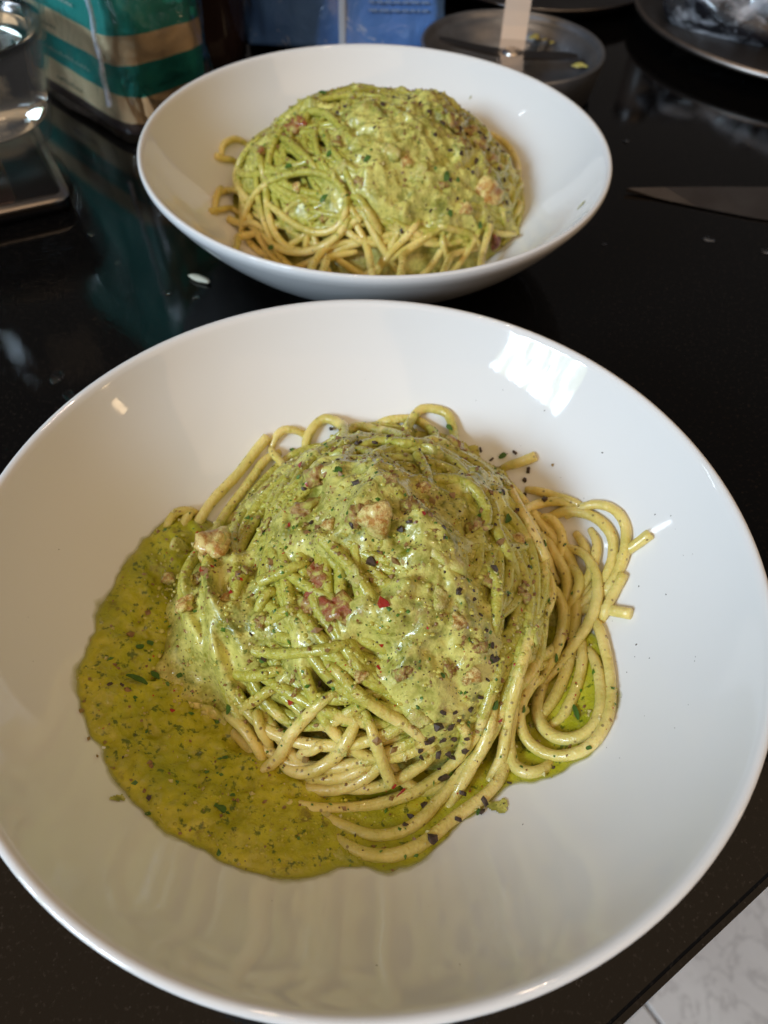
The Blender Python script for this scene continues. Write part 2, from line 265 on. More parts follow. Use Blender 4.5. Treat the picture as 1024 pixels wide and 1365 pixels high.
HERO_BACK = [
[(-732,238,-252),(-732,287,-220),(-711,342,-217),(-674,387,-229),(-634,406,-268)],
[(-751,214,-225),(-728,227,-243),(-706,247,-256),(-685,265,-269),(-668,272,-294)],
[(-725,-44,-291),(-704,13,-291),(-677,58,-303),(-633,24,-283),(-599,-27,-277)],
[(-709,-172,-272),(-689,-131,-293),(-671,-88,-311),(-650,-46,-329),(-610,-63,-345)],
[(-709,72,-301),(-708,17,-279),(-710,-41,-281),(-707,-100,-286),(-698,-157,-299)],
[(-507,-668,-138),(-532,-539,-200),(-556,-409,-262),(-575,-279,-324),(-474,-271,-302)],
[(-646,-150,-321),(-593,-169,-326),(-555,-209,-303),(-513,-242,-278),(-465,-274,-290)],
[(-211,-787,-140),(-218,-665,-198),(-219,-542,-250),(-171,-435,-249),(-45,-416,-232)],
[(-282,-396,-321),(-277,-392,-292),(-270,-388,-262),(-265,-381,-233),(-266,-366,-243)],
[(-164,-805,-125),(-168,-694,-178),(-171,-582,-229),(-167,-469,-277),(-58,-432,-270)],
[(-84,-364,-149),(-20,-437,-233),(3,-561,-238),(13,-683,-186),(22,-804,-130)],
[(-94,-310,-99),(-59,-342,-88),(-24,-365,-117),(11,-376,-152),(39,-382,-194)],
[(-471,-288,-300),(-438,-338,-301),(-396,-380,-302),(-344,-409,-300),(-289,-427,-288),(-235,-439,-267),(-183,-442,-239),(-137,-426,-206),(-104,-396,-167),(-92,-348,-137)],
[(-496,293,-149),(-551,211,-148),(-607,157,-188),(-643,120,-247),(-626,27,-254),(-586,-62,-244),(-529,-144,-247),(-468,-222,-250)],
[(-533,66,-125),(-517,16,-94),(-498,-40,-97),(-481,-96,-111),(-472,-124,-164)],
[(-530,492,-229),(-496,392,-160),(-460,292,-95),(-414,197,-33),(-320,221,22)],
[(-422,77,-65),(-375,-5,-33),(-327,-91,-26),(-268,-171,-32),(-206,-229,-81)],
[(-340,191,-10),(-270,151,20),(-215,87,38),(-173,12,42),(-128,-60,35),(-81,-132,27),(-30,-196,2),(9,-248,-53)],
[(-377,-275,-223),(-357,-276,-185),(-325,-282,-157),(-289,-290,-135),(-254,-290,-155)],
[(-581,-216,-341),(-559,-183,-271),(-520,-162,-205),(-463,-159,-149),(-395,-167,-108),(-323,-183,-79),(-251,-212,-58),(-184,-254,-51),(-127,-307,-69),(-104,-362,-118),(-137,-398,-179),(-208,-397,-213),(-282,-366,-218),(-348,-320,-212),(-405,-264,-203),(-458,-205,-204)],
[(585,105,-201),(628,186,-221),(663,155,-257),(637,67,-239),(597,-10,-268)],
[(620,17,-258),(648,-1,-264),(641,-37,-275),(622,-73,-282),(605,-102,-307)],
[(520,-113,-215),(540,-135,-200),(557,-148,-230),(568,-153,-267),(573,-158,-304)],
[(-50,-355,-116),(-22,-380,-113),(3,-393,-145),(25,-400,-179),(39,-406,-218)],
[(269,-902,-50),(291,-730,-128),(314,-560,-209),(350,-395,-284),(489,-276,-315)],
[(299,-354,-229),(293,-381,-230),(301,-390,-263),(314,-390,-298),(323,-392,-334)],
[(236,-317,-214),(290,-353,-186),(351,-328,-216),(413,-309,-246),(462,-306,-298)],
[(500,-240,-239),(467,-387,-281),(447,-541,-202),(426,-696,-124),(406,-851,-47)],
[(31,-495,-327),(70,-468,-264),(119,-421,-227),(171,-387,-181),(197,-314,-180)],
[(123,-936,-44),(127,-779,-116),(132,-620,-186),(142,-462,-247),(261,-360,-211)],
[(-62,-152,9),(-33,-191,29),(-4,-227,2),(22,-260,-29),(38,-282,-74)],
[(89,15,37),(150,-23,50),(188,-81,27),(207,-140,-13),(212,-198,-57),(210,-250,-109)],
[(-91,101,33),(-58,102,73),(-9,97,84),(40,83,77),(73,58,45)]]
ENDS_BACK = 'ss ts ss ts ss ss ts ss ss ss ss ss ss ss ss st ss ss ss ss ss ss ss ss ss ss ss ts ss ss ss ss ss'
SAUCE_BACK = [[-661,252],[-613,667],[-482,811],[-342,912],[112,964],[451,315],[678,202],[644,-117],[459,-293],[324,-346],[197,-369],[14,-394],[-52,-320],[-170,-386],[-366,-304],[-556,-103]]
PEPPER_BACK = [[-144,158,43,26],[19,78,91,28],[217,134,45,29],[429,-15,-80,29],[121,-403,-185,24],[-173,110,38,19],[-5,-75,69,18],[311,-219,-59,21],[347,-253,-119,19],[237,-308,-143,18],[512,-98,-131,26],[273,35,46,28],[303,151,17,29],[349,98,0,32],[389,156,-51,30],[450,179,-53,30],[482,89,-80,26],[533,9,-120,26],[566,25,-177,27],[407,-135,-67,25],[356,-84,-16,28],[498,-159,-164,22],[308,-74,-8,25],[241,-65,46,22],[575,-87,-218,23],[128,248,48,26],[178,223,42,26],[63,247,51,23]]
HERB_BACK = [[-27,-232,18,36,24],[-357,-160,-65,37,25],[-183,-168,0,37,24],[294,-216,-46,43,28],[318,-316,-150,37,25],[453,-267,-223,32,22],[-422,-377,-305,38,22],[-199,-311,-114,49,24],[343,-198,-69,31,19],[-253,290,38,46,23]]
CHUNK_BACK = [[-338,77,-10,103,'tomato'],[-496,-23,-81,51,'tomato'],[529,-249,-301,84,'red'],[470,-145,-164,134,'nut'],[325,100,19,90,'brown'],[410,201,-46,86,'brown'],[518,58,-112,92,'brown'],[444,57,-50,71,'brown'],[-132,-247,-19,48,'cheese'],[61,-195,40,72,'cheese'],[-203,-359,-168,37,'brown'],[186,-230,-28,73,'cheese'],[354,-43,10,62,'brown'],[479,-72,-113,64,'brown'],[282,-242,-80,55,'brown'],[123,-197,-2,55,'nut'],[-53,-295,-37,48,'brown'],[-322,-227,-118,44,'nut'],[382,-273,-156,56,'nut'],[-156,-119,23,43,'brown']]


# ---------------------------------------------------------------- helpers
def link(name, me, mat=None, parent=None, smooth=True):
    o = bpy.data.objects.new(name, me); COL.objects.link(o)
    if mat is not None and not me.materials: me.materials.append(mat)
    if smooth and len(me.polygons): me.polygons.foreach_set('use_smooth', [True]*len(me.polygons))
    if parent is not None: o.parent = parent
    return o
def mesh(name, V, F):
    me = bpy.data.meshes.new(name); me.from_pydata([tuple(v) for v in V], [], [tuple(f) for f in F]); me.update(); return me
def bm_mesh(name, bm):
    me = bpy.data.meshes.new(name); bmesh.ops.recalc_face_normals(bm, faces=bm.faces); bm.to_mesh(me); bm.free(); return me
def tag(o, label=None, cat=None, group=None, kind=None):
    if label: o['label'] = label
    if cat: o['category'] = cat
    if group: o['group'] = group
    if kind: o['kind'] = kind
    return o
def thing(name, label, cat, loc, rz=0, group=None):
    o = bpy.data.objects.new(name, None); COL.objects.link(o); o.location = loc; o.rotation_euler = (0, 0, rz); o.empty_display_size = .02
    return tag(o, label, cat, group)
def W(x, y, z=0.0): return Vector((x*S, y*S, z))      # plan position in bowl radii, height above the counter in metres
def lathe_mesh(name, prof, n=96, closed=False):
    V = []; F = []; m = len(prof)
    for i in range(n):
        a = 2*math.pi*i/n
        for r, z in prof: V.append((r*math.cos(a), r*math.sin(a), z))
    for i in range(n):
        j = (i+1) % n
        for k in range(m-1 if not closed else m):
            l = (k+1) % m
            F.append((i*m+k, j*m+k, j*m+l, i*m+l))
    bm = bmesh.new(); me = mesh(name, V, F); bm.from_mesh(me); bpy.data.meshes.remove(me)
    bmesh.ops.remove_doubles(bm, verts=bm.verts, dist=1e-6)
    bmesh.ops.dissolve_degenerate(bm, edges=bm.edges, dist=1e-6)
    return bm_mesh(name, bm)
def box_mesh(name, sx, sy, sz, bev=0, seg=2, off=(0, 0, 0)):
    bm = bmesh.new(); bmesh.ops.create_cube(bm, size=1)
    for v in bm.verts: v.co = Vector((v.co.x*sx+off[0], v.co.y*sy+off[1], v.co.z*sz+off[2]))
    if bev: bmesh.ops.bevel(bm, geom=list(bm.edges), offset=bev, segments=seg, affect='EDGES', profile=.5)
    return bm_mesh(name, bm)

# ---------------------------------------------------------------- materials
class NT:
    def __init__(s, name):
        s.m = bpy.data.materials.new(name); s.m.use_nodes = True; s.t = s.m.node_tree; s.N = s.t.nodes
        s.p = s.N['Principled BSDF']; s.out = s.N['Material Output']; s._co = None
    def node(s, typ, **kw):
        n = s.N.new(typ)
        for k, v in kw.items():
            if k in n.inputs: s.put(n.inputs[k], v)
            else: setattr(n, k, v)
        return n
    def put(s, sock, v):
        if hasattr(v, 'is_output'): s.t.links.new(v, sock)
        else: sock.default_value = v
    def co(s):
        if s._co is None: s._co = s.N.new('ShaderNodeTexCoord').outputs['Object']
        return s._co
    def noise(s, scale, detail=3, rough=.55, vec=None, dist=0):
        n = s.node('ShaderNodeTexNoise'); s.put(n.inputs['Vector'], vec or s.co()); n.inputs['Scale'].default_value = scale
        n.inputs['Detail'].default_value = detail; n.inputs['Roughness'].default_value = rough; n.inputs['Distortion'].default_value = dist
        return n.outputs['Fac']
    def voro(s, scale, out='Distance', rnd=1.0):
        n = s.node('ShaderNodeTexVoronoi'); s.put(n.inputs['Vector'], s.co()); n.inputs['Scale'].default_value = scale; n.inputs['Randomness'].default_value = rnd
        return n.outputs[out]
    def ramp(s, fac, stops):
        n = s.node('ShaderNodeValToRGB'); s.put(n.inputs['Fac'], fac); e = n.color_ramp.elements
        while len(e) < len(stops): e.new(.5)
        for el, (p, c) in zip(e, stops): el.position = p; el.color = (c, c, c, 1) if not isinstance(c, tuple) else (*c, 1)
        return n.outputs['Color']
    def mix(s, fac, a, b, mode='MIX'):
        n = s.node('ShaderNodeMix', data_type='RGBA', blend_type=mode)
        s.put(n.inputs[0], fac); s.put(n.inputs[6], (*a, 1) if isinstance(a, tuple) else a); s.put(n.inputs[7], (*b, 1) if isinstance(b, tuple) else b)
        return n.outputs[2]
    def math(s, op, a, b=0.0, clamp=False):
        n = s.node('ShaderNodeMath', operation=op, use_clamp=clamp); s.put(n.inputs[0], a); s.put(n.inputs[1], b); return n.outputs[0]
    def bump(s, h, dist, strength=1.0, normal=None):
        n = s.node('ShaderNodeBump'); s.put(n.inputs['Height'], h); n.inputs['Distance'].default_value = dist; n.inputs['Strength'].default_value = strength
        if normal is not None: s.put(n.inputs['Normal'], normal)
        return n.outputs['Normal']
    def attr(s, name): return s.node('ShaderNodeAttribute', attribute_name=name).outputs['Fac']
    def set(s, **kw):
        for k, v in kw.items():
            k = k.replace('_', ' ')
            k = {'Base': 'Base Color', 'SSS': 'Subsurface Weight', 'SSSR': 'Subsurface Radius', 'SSSS': 'Subsurface Scale', 'Coat': 'Coat Weight', 'CoatR': 'Coat Roughness', 'Trans': 'Transmission Weight', 'Spec': 'Specular IOR Level'}.get(k, k)
            if isinstance(v, tuple) and len(v) == 3 and k.endswith('Color'): v = (*v, 1)
            s.put(s.p.inputs[k], v)
        return s.m

def m_porcelain():
    t = NT('porcelain')
    n = t.noise(26, 2); n2 = t.noise(300, 2)
    return t.set(Base=(.80, .795, .785), Roughness=t.ramp(n2, [(.3, .03), (.8, .075)]), IOR=1.52, Normal=t.bump(n, .0016, .10))
def m_pasta(name, base, dark):
    t = NT(name)
    coat = t.attr('coat'); v = t.noise(90, 4); g = t.noise(900, 3)
    c = t.mix(t.ramp(v, [(.3, 0.), (.75, 1.)]), base, dark)
    s = t.mix(t.ramp(t.noise(420, 3), [(.35, 0.), (.7, 1.)]), (.55, .535, .095), (.36, .355, .03))
    k = t.math('MULTIPLY', coat, 1.5); k = t.math('ADD', k, t.math('MULTIPLY', t.math('SUBTRACT', t.noise(260, 4), .5), 1.7)); k = t.ramp(k, [(.28, 0.), (.62, 1.)])
    c = t.mix(t.math('MULTIPLY', k, .88), c, s)
    c = t.mix(t.math('MULTIPLY', t.ramp(t.noise(55, 4, .6), [(.42, 0.), (.7, 1.)]), .62), c, (.40, .36, .035))
    sp = t.voro(330); c = t.mix(t.ramp(sp, [(.10, .8), (.17, 0.)]), c, (.20, .13, .045))
    h = t.math('ADD', t.math('MULTIPLY', g, .5), t.math('MULTIPLY', t.noise(430, 3), t.math('ADD', .5, k)))
    return t.set(Base=c, Roughness=t.ramp(t.noise(500, 2), [(.3, .22), (.75, .42)]), SSS=.35, SSSR=(.9, .6, .2), SSSS=.0022, Normal=t.bump(h, .0008, .8), Coat=.45, CoatR=.07)
def m_sauce(name='pesto_sauce'):
    t = NT(name)
    a = t.noise(95, 4, .6); b = t.noise(420, 4, .6); g = t.noise(1100, 3)
    c = t.mix(t.ramp(a, [(.34, 0.), (.66, 1.)]), (.20, .20, .012), (.69, .645, .17))
    c = t.mix(t.ramp(b, [(.42, .0), (.68, .85)]), c, (.76, .70, .20))
    c = t.mix(t.ramp(t.noise(160, 5, .65), [(.55, 0.), (.68, .8)]), c, (.15, .17, .022))
    c = t.mix(t.ramp(t.noise(620, 4, .6), [(.61, 0.), (.69, .8)]), c, (.06, .11, .015))
    c = t.mix(t.ramp(t.noise(210, 5, .7), [(.58, 0.), (.70, .8)]), c, (.27, .15, .045))
    c = t.mix(t.ramp(t.voro(520), [(.10, .85), (.17, 0.)]), c, (.12, .06, .02))
    h = t.math('ADD', t.math('MULTIPLY', b, .9), t.math('MULTIPLY', g, .45))
    return t.set(Base=c, Roughness=t.ramp(t.noise(240, 3), [(.35, .22), (.7, .42)]), SSS=.08, SSSR=(.8, .7, .2), SSSS=.0018, Normal=t.bump(h, .0007, .7), Spec=.4, Coat=.5, CoatR=.05, Coat_Normal=t.bump(t.noise(260, 3), .0006, .6))
def m_pool():
    t = NT('oily_pesto')
    a = t.noise(110, 5, .7); b = t.noise(520, 4, .65); g = t.noise(1000, 3); ed = t.attr('thick')
    c = t.mix(t.ramp(a, [(.34, 0.), (.68, 1.)]), (.35, .32, .005), (.62, .55, .04))
    c = t.mix(t.ramp(b, [(.5, 0.), (.74, .55)]), c, (.52, .47, .13))
    c = t.mix(t.ramp(t.noise(36, 4, .6), [(.42, 0.), (.66, .6)]), c, (.27, .31, .010))
    c = t.mix(t.ramp(t.noise(480, 4, .6), [(.57, 0.), (.65, .85)]), c, (.07, .11, .008))
    c = t.mix(t.ramp(t.noise(150, 5, .7), [(.60, 0.), (.72, .7)]), c, (.15, .085, .02))
    c = t.mix(t.ramp(ed, [(.15, 1.), (.6, 0.)]), c, (.40, .38, .05))
    h = t.math('ADD', t.math('MULTIPLY', b, .8), t.math('MULTIPLY', g, .35))
    t.set(Base=c, Roughness=.09, SSS=.15, SSSR=(.8, .7, .2), SSSS=.0015, Normal=t.bump(h, .0007, .7), Spec=.35, Coat=.35, CoatR=.03, Coat_Normal=t.bump(t.math('ADD', t.noise(210, 4, .6), t.math('MULTIPLY', t.noise(620, 2), .5)), .0016, .8))
    t.set(Alpha=t.ramp(t.math('ADD', ed, t.math('MULTIPLY', t.math('SUBTRACT', t.noise(160, 3), .5), .22)), [(.14, 0.), (.42, 1.)]))
    return t.m
def m_simple(name, col, rough=.5, metal=0, col2=None, scale=300, bump=0, **kw):
    t = NT(name)
    c = col
    if col2: c = t.mix(t.ramp(t.noise(scale, 4, .6), [(.35, 0.), (.65, 1.)]), col, col2)
    if bump: kw['Normal'] = t.bump(t.noise(scale*1.5, 4, .6), bump, .8)
    return t.set(Base=(*c, 1) if isinstance(c, tuple) else c, Roughness=rough, Metallic=metal, **kw)

M = {}
M['porcelain'] = m_porcelain()
M['pasta'] = m_pasta('cooked_spaghetti', (.88, .72, .285), (.70, .54, .12))
M['sauce'] = m_sauce(); M['pool'] = m_pool()
M['pepper'] = m_simple('black_pepper', (.026, .016, .011), .5, 0, (.095, .055, .033), 3, 0)
M['gold'] = m_simple('pepper_inside', (.50, .34, .11), .35, 0, (.30, .18, .05), 900, .0004)
M['chili'] = m_simple('red_chili', (.55, .022, .010), .25, 0, (.36, .016, .008), 500, .0003, Coat=.4)
M['herb'] = m_simple('green_herb', (.09, .20, .012), .4, 0, (.045, .13, .01), 500, .0003, Coat=.2)
def m_chunk(name, lo, hi, over, rough=.3):     # a bit of food with sauce clinging to it
    t = NT(name)
    c = t.mix(t.ramp(t.noise(3.2, 5, .7), [(.40, 0.), (.56, 1.)]), lo, hi)
    c = t.mix(t.ramp(t.noise(2.1, 5, .65, dist=.6), [(.50-over*.25, 1.), (.62-over*.25, 0.)]), (.56, .54, .11), c)
    c = t.mix(t.ramp(t.noise(9, 4, .6), [(.62, 0.), (.70, .45)]), c, (.62, .56, .26))
    return t.set(Base=c, Roughness=rough, SSS=.05, SSSR=(.8, .5, .2), SSSS=.001, Normal=t.bump(t.noise(9, 5, .65), .0007, .9), Coat=.4, CoatR=.06)
M['nut'] = m_chunk('toasted_nut', (.50, .22, .03), (.84, .68, .25), -.1)
M['tomato'] = m_chunk('dried_tomato', (.30, .045, .010), (.36, .17, .05), .10)
M['red'] = m_chunk('dark_tomato', (.16, .025, .012), (.26, .06, .025), .0)
M['cheese'] = m_chunk('pesto_curd', (.60, .50, .12), (.72, .63, .24), .25)
M['brown'] = m_chunk('brown_nut_skin', (.30, .135, .03), (.50, .32, .10), .12)
M['brown_speck'] = m_simple('brown_crumb', (.22, .11, .035), .4, 0, (.34, .20, .07), 500)
M['pale_speck'] = m_simple('pale_crumb', (.62, .54, .25), .35, 0, (.52, .44, .15), 500)

def m_counter():
    t = NT('black_granite')
    sp = t.noise(700, 3, .6); c = t.mix(t.ramp(sp, [(.58, 0.), (.72, 1.)]), (.0022, .002, .002), (.020, .015, .012))
    c = t.mix(t.ramp(t.voro(420), [(.05, .5), (.12, 0.)]), c, (.05, .04, .033))
    smear = t.noise(9, 5, .65)
    r = t.ramp(smear, [(.35, .035), (.70, .11)])
    return t.set(Base=c, Roughness=r, IOR=1.48, Normal=t.bump(t.noise(500, 2), .0002, .12))
M['counter'] = m_counter()
def m_marble():
    t = NT('grey_marble')
    a = t.noise(3.2, 6, .62, dist=1.4); b = t.noise(7, 5, .6, dist=2.)
    c = t.mix(t.ramp(a, [(.35, 0.), (.6, 1.)]), (.80, .78, .77), (.93, .92, .91)); c = t.mix(t.ramp(b, [(.47, 0.), (.5, .35), (.53, 0.)]), c, (.30, .28, .28))
    return t.set(Base=c, Roughness=.25)
M['marble'] = m_marble(); M['grout'] = m_simple('grout', (.26, .24, .22), .9)

# ---------------------------------------------------------------- the counter and the floor
E0 = Vector((.995, .395)); ED = Vector((.81, .587)).normalized(); EN = Vector((-ED.y, ED.x))
def edge_pt(s, n): return E0+ED*s+EN*n
bm = bmesh.new()
pl = [edge_pt(-22, 0), edge_pt(20, 0), edge_pt(20, 14), edge_pt(-22, 14)]
lo = [bm.verts.new((p.x*S, p.y*S, -.030)) for p in pl]; hi = [bm.verts.new((p.x*S, p.y*S, 0)) for p in pl]
bm.faces.new(hi); bm.faces.new(lo[::-1])
for i in range(4): bm.faces.new((lo[i], lo[(i+1) % 4], hi[(i+1) % 4], hi[i]))
bmesh.ops.bevel(bm, geom=[e for e in bm.edges if abs(e.verts[0].co.z) < 1e-6 and abs(e.verts[1].co.z) < 1e-6], offset=.0025, segments=3, affect='EDGES')
counter = tag(link('countertop', bm_mesh('countertop', bm), M['counter'], smooth=False), 'glossy black speckled stone counter under both bowls', kind='structure')
FZ = -.90
fl = tag(link('floor', box_mesh('floor', 6, 6, .04, off=(0, 0, -.026)), M['grout'], smooth=False), 'pale grey marble tiled floor below the counter edge', kind='structure')
fl.location = (.36, .075, FZ); fl.rotation_euler = (0, 0, math.radians(-52))
tm = box_mesh('tile', .596, .596, .012, .002, 1)
for i in range(-2, 3):
    for j in range(-2, 3):
        o = link('tile', tm, M['marble'], fl, smooth=False); o.location = (.6*i+.29, .6*j+.3, 0)

# ---------------------------------------------------------------- bowls
def arc(cx, cz, r, a0, a1, n): return [(cx+r*math.cos(math.radians(a0+(a1-a0)*i/n)), cz+r*math.sin(math.radians(a0+(a1-a0)*i/n))) for i in range(n+1)]
inner = [(r, float(bowl_z(r))) for r in np.linspace(0, .955, 60)]
th = .030
outer = []
for r in np.linspace(.955, .42, 34):
    e = .01; dz = (bowl_z(r+e)-bowl_z(r-e))/(2*e); nx, nz = dz/math.hypot(dz, 1), -1/math.hypot(dz, 1)
    outer.append((r+nx*th*1.05, float(bowl_z(r))+nz*th))
ti, to = inner[-1], outer[0]
lip = [(ti[0]+.008, ti[1]+.012), (ti[0]+.016, ti[1]+.017), (ti[0]+.026, ti[1]+.0165), (to[0]+.002, to[1]+.026), (to[0]+.003, to[1]+.014)]
foot = [(.44, -.474), (.44, -.494), (.432, -.4985), (.41, -.4985), (.40, -.49), (.39, -.472), (0, -.470)]
prof = [(r*S, (z+RIM_Z)*S) for r, z in inner+lip+outer+foot]
bowl_me = lathe_mesh('pasta_bowl', prof, 160)
C1, C2 = (-.039, 1.035), (-.105, 3.119)
b1 = tag(link('pasta_bowl', bowl_me, M['porcelain']), 'large white porcelain pasta bowl in the foreground by the counter edge', 'bowl', 'white pasta bowls'); b1.location = W(*C1)
b2 = tag(link('pasta_bowl', bowl_me, M['porcelain']), 'white porcelain pasta bowl standing behind the foreground bowl', 'bowl', 'white pasta bowls'); b2.location = W(*C2)

# ---------------------------------------------------------------- pasta
BZ = -.44                          # a portion's origin: the bottom of its bowl
def loc3(P): P = np.asarray(P, float); return np.stack([P[:,0]*S, P[:,1]*S, (P[:,2]-BZ)*S], 1)
def strand_mesh(P, C, sides, step, rs, r=SR, film=1.0, ends='ss'):
    L = np.linalg.norm(np.diff(P, axis=0), axis=1).sum(); n = max(8, int(L/step))
    Q = smooth_line(P, n); T = np.gradient(Q, axis=0); T /= np.linalg.norm(T, axis=1)[:,None]+1e-9
    N = np.zeros_like(Q); u = np.cross(T[0], (0, 0, 1.)); u = u/np.linalg.norm(u) if np.linalg.norm(u) > .05 else np.array((1., 0, 0))
    for i in range(n):
        u = u-T[i]*(u@T[i]); u /= np.linalg.norm(u); N[i] = u
    B = np.cross(T, N)
    rad = r*(1+np.convolve(rs.normal(size=n+8), np.ones(9)/9, 'valid')*.10)*rs.uniform(.93, 1.05)
    tp = np.arange(n)*step/.075
    if ends[0] == 's': rad = rad*np.clip(.75+.25*tp, 0, 1)
    if ends[1] == 's': rad = rad*np.clip(.75+.25*tp[::-1], 0, 1)
    rings = [(0, -.0, .72)]+[(i, 0, 1) for i in range(n)]+[(n-1, .0, .72)]
    a = np.arange(sides)*2*np.pi/sides; V = []; K = []
    for q, (i, d, s) in enumerate(rings):
        c = Q[i].copy()
        if q == 0: c = c-T[0]*r*.18
        if q == len(rings)-1: c = c+T[-1]*r*.18
        V.append(c+(np.cos(a)[:,None]*N[i]+np.sin(a)[:,None]*B[i])*rad[i]*s*(1+rs.normal(size=sides)*.022)[:,None])
    V = np.concatenate(V); m = len(rings)
    F = [(i*sides+k, i*sides+(k+1) % sides, (i+1)*sides+(k+1) % sides, (i+1)*sides+k) for i in range(m-1) for k in range(sides)]
    F.append(tuple(range(sides))[::-1]); F.append(tuple((m-1)*sides+k for k in range(sides)))
    me = mesh('strand', loc3(V), F)
    at = me.attributes.new('coat', 'FLOAT', 'POINT'); at.data.foreach_set('value', np.clip(sample(C, V[:,0], V[:,1])*film, 0, 1).astype(np.float32))
    return me
def grid_mesh(name, Z, keep, step=1, attr=None):
    idx = -np.ones(Z.shape, int); sl = slice(0, NG, step)
    k = keep[sl, sl]; z = Z[sl, sl]; x = GX[sl, sl]; y = GY[sl, sl]
    f = k[:-1,:-1] & k[1:,:-1] & k[:-1,1:] & k[1:,1:]
    u = np.zeros_like(k); u[:-1,:-1] |= f; u[1:,:-1] |= f; u[:-1,1:] |= f; u[1:,1:] |= f
    id_ = -np.ones(k.shape, int); id_[u] = np.arange(u.sum())
    V = loc3(np.stack([x[u], y[u], z[u]], 1))
    j, i = np.nonzero(f)
    F = np.stack([id_[j,i], id_[j,i+1], id_[j+1,i+1], id_[j+1,i]], 1)
    me = bpy.data.meshes.new(name); me.vertices.add(len(V)); me.vertices.foreach_set('co', V.astype(np.float32).ravel())
    me.loops.add(F.size); me.loops.foreach_set('vertex_index', F.astype(np.int32).ravel())
    me.polygons.add(len(F)); me.polygons.foreach_set('loop_start', np.arange(0, F.size, 4, dtype=np.int32)); me.polygons.foreach_set('loop_total', np.full(len(F), 4, np.int32))
    me.update(calc_edges=True); me.validate()
    if attr is not None:
        at = me.attributes.new('thick', 'FLOAT', 'POINT'); at.data.foreach_set('value', attr[sl, sl][u].astype(np.float32))
    return me
def shard_mesh(name, seed, flat=(1, .8, .55), n=13):
    rs = np.random.RandomState(seed); bm = bmesh.new()
    for k in range(n):
        v = rs.normal(size=3); v /= np.linalg.norm(v); v *= rs.uniform(.34, .58); bm.verts.new((v[0]*flat[0], v[1]*flat[1], v[2]*flat[2]))
    r = bmesh.ops.convex_hull(bm, input=list(bm.verts))
    bmesh.ops.delete(bm, geom=[g for g in r['geom_interior'] if isinstance(g, bmesh.types.BMVert)], context='VERTS')
    return bm_mesh(name, bm)
def lump_mesh(name, seed, flat=(1, .85, .7), amp=.13, sub=3):
    rs = np.random.RandomState(seed); bm = bmesh.new(); bmesh.ops.create_icosphere(bm, subdivisions=sub, radius=.5)
    W_ = rs.normal(size=(14, 3))*np.linspace(3, 13, 14)[:,None]/1.7; ph = rs.uniform(0, 6.28, 14); am = 1/np.linspace(1, 3.2, 14)
    for v in bm.verts:
        p = np.array(v.co); d = (np.sin(W_@p*1.6+ph)*am).sum(); q = v.co*(1+amp*d*.6); v.co = Vector((q.x*flat[0], q.y*flat[1], q.z*flat[2]))
    return bm_mesh(name, bm)
def leaf_mesh(name, seed):
    rs = np.random.RandomState(seed); bm = bmesh.new(); nx = 5; top = []; bot = []
    for i in range(nx):
        t = i/(nx-1)-.5; wd = .5*(1-(2*t)**2*.75)*rs.uniform(.8, 1.1); zc = .18*math.cos(3*t)+rs.uniform(-.05, .05)-.15; yo = .22*math.sin(2.5*t)
        top.append([bm.verts.new((t, yo+s*wd, zc+.06+abs(s)*.05)) for s in (-1, 0, 1)]); bot.append([bm.verts.new((t, yo+s*wd*.95, zc-.04)) for s in (-1, 0, 1)])
    for L in (top, bot):
        for i in range(nx-1):
            for k in range(2): bm.faces.new((L[i][k], L[i+1][k], L[i+1][k+1], L[i][k+1]))
    for i in range(nx-1):
        for k in (0, 2): bm.faces.new((top[i][k], top[i+1][k], bot[i+1][k], bot[i][k]))
    for i in (0, nx-1):
        for k in range(2): bm.faces.new((top[i][k], top[i][k+1], bot[i][k+1], bot[i][k]))
    return bm_mesh(name, bm)
SHARD = [shard_mesh('pepper_piece', 50+i, f) for i, f in enumerate([(1, .8, .45), (1.1, .6, .5), (1, .95, .35), (.85, .8, .7)])]
GOLDSH = [shard_mesh('cracked_pepper', 60+i, (1, .8, .7)) for i in range(2)]
CHIL = [shard_mesh('chili_flake', 70+i, (1, .95, .22)) for i in range(3)]
LEAF = [leaf_mesh('herb_piece', 80+i) for i in range(4)]
NUT = {'nut': [lump_mesh('nut_piece', 90+i, (1, .85, .75), .34) for i in range(3)], 'tomato': [lump_mesh('tomato_piece', 94+i, (1, .75, .5), .42) for i in range(2)], 'red': [lump_mesh('tomato_piece', 97, (.6, 1, .6), .25)],
       'cheese': [lump_mesh('sauce_lump', 100+i, (1, .85, .5), .45) for i in range(3)], 'brown': [lump_mesh('nut_piece', 104+i, (1, .8, .5), .45) for i in range(3)], 'strip': [lump_mesh('tomato_strip', 108, (.5, 1.6, .45), .3)]}
NUTM = {'nut': 'nut', 'tomato': 'tomato', 'red': 'red', 'cheese': 'cheese', 'brown': 'brown', 'strip': 'tomato'}

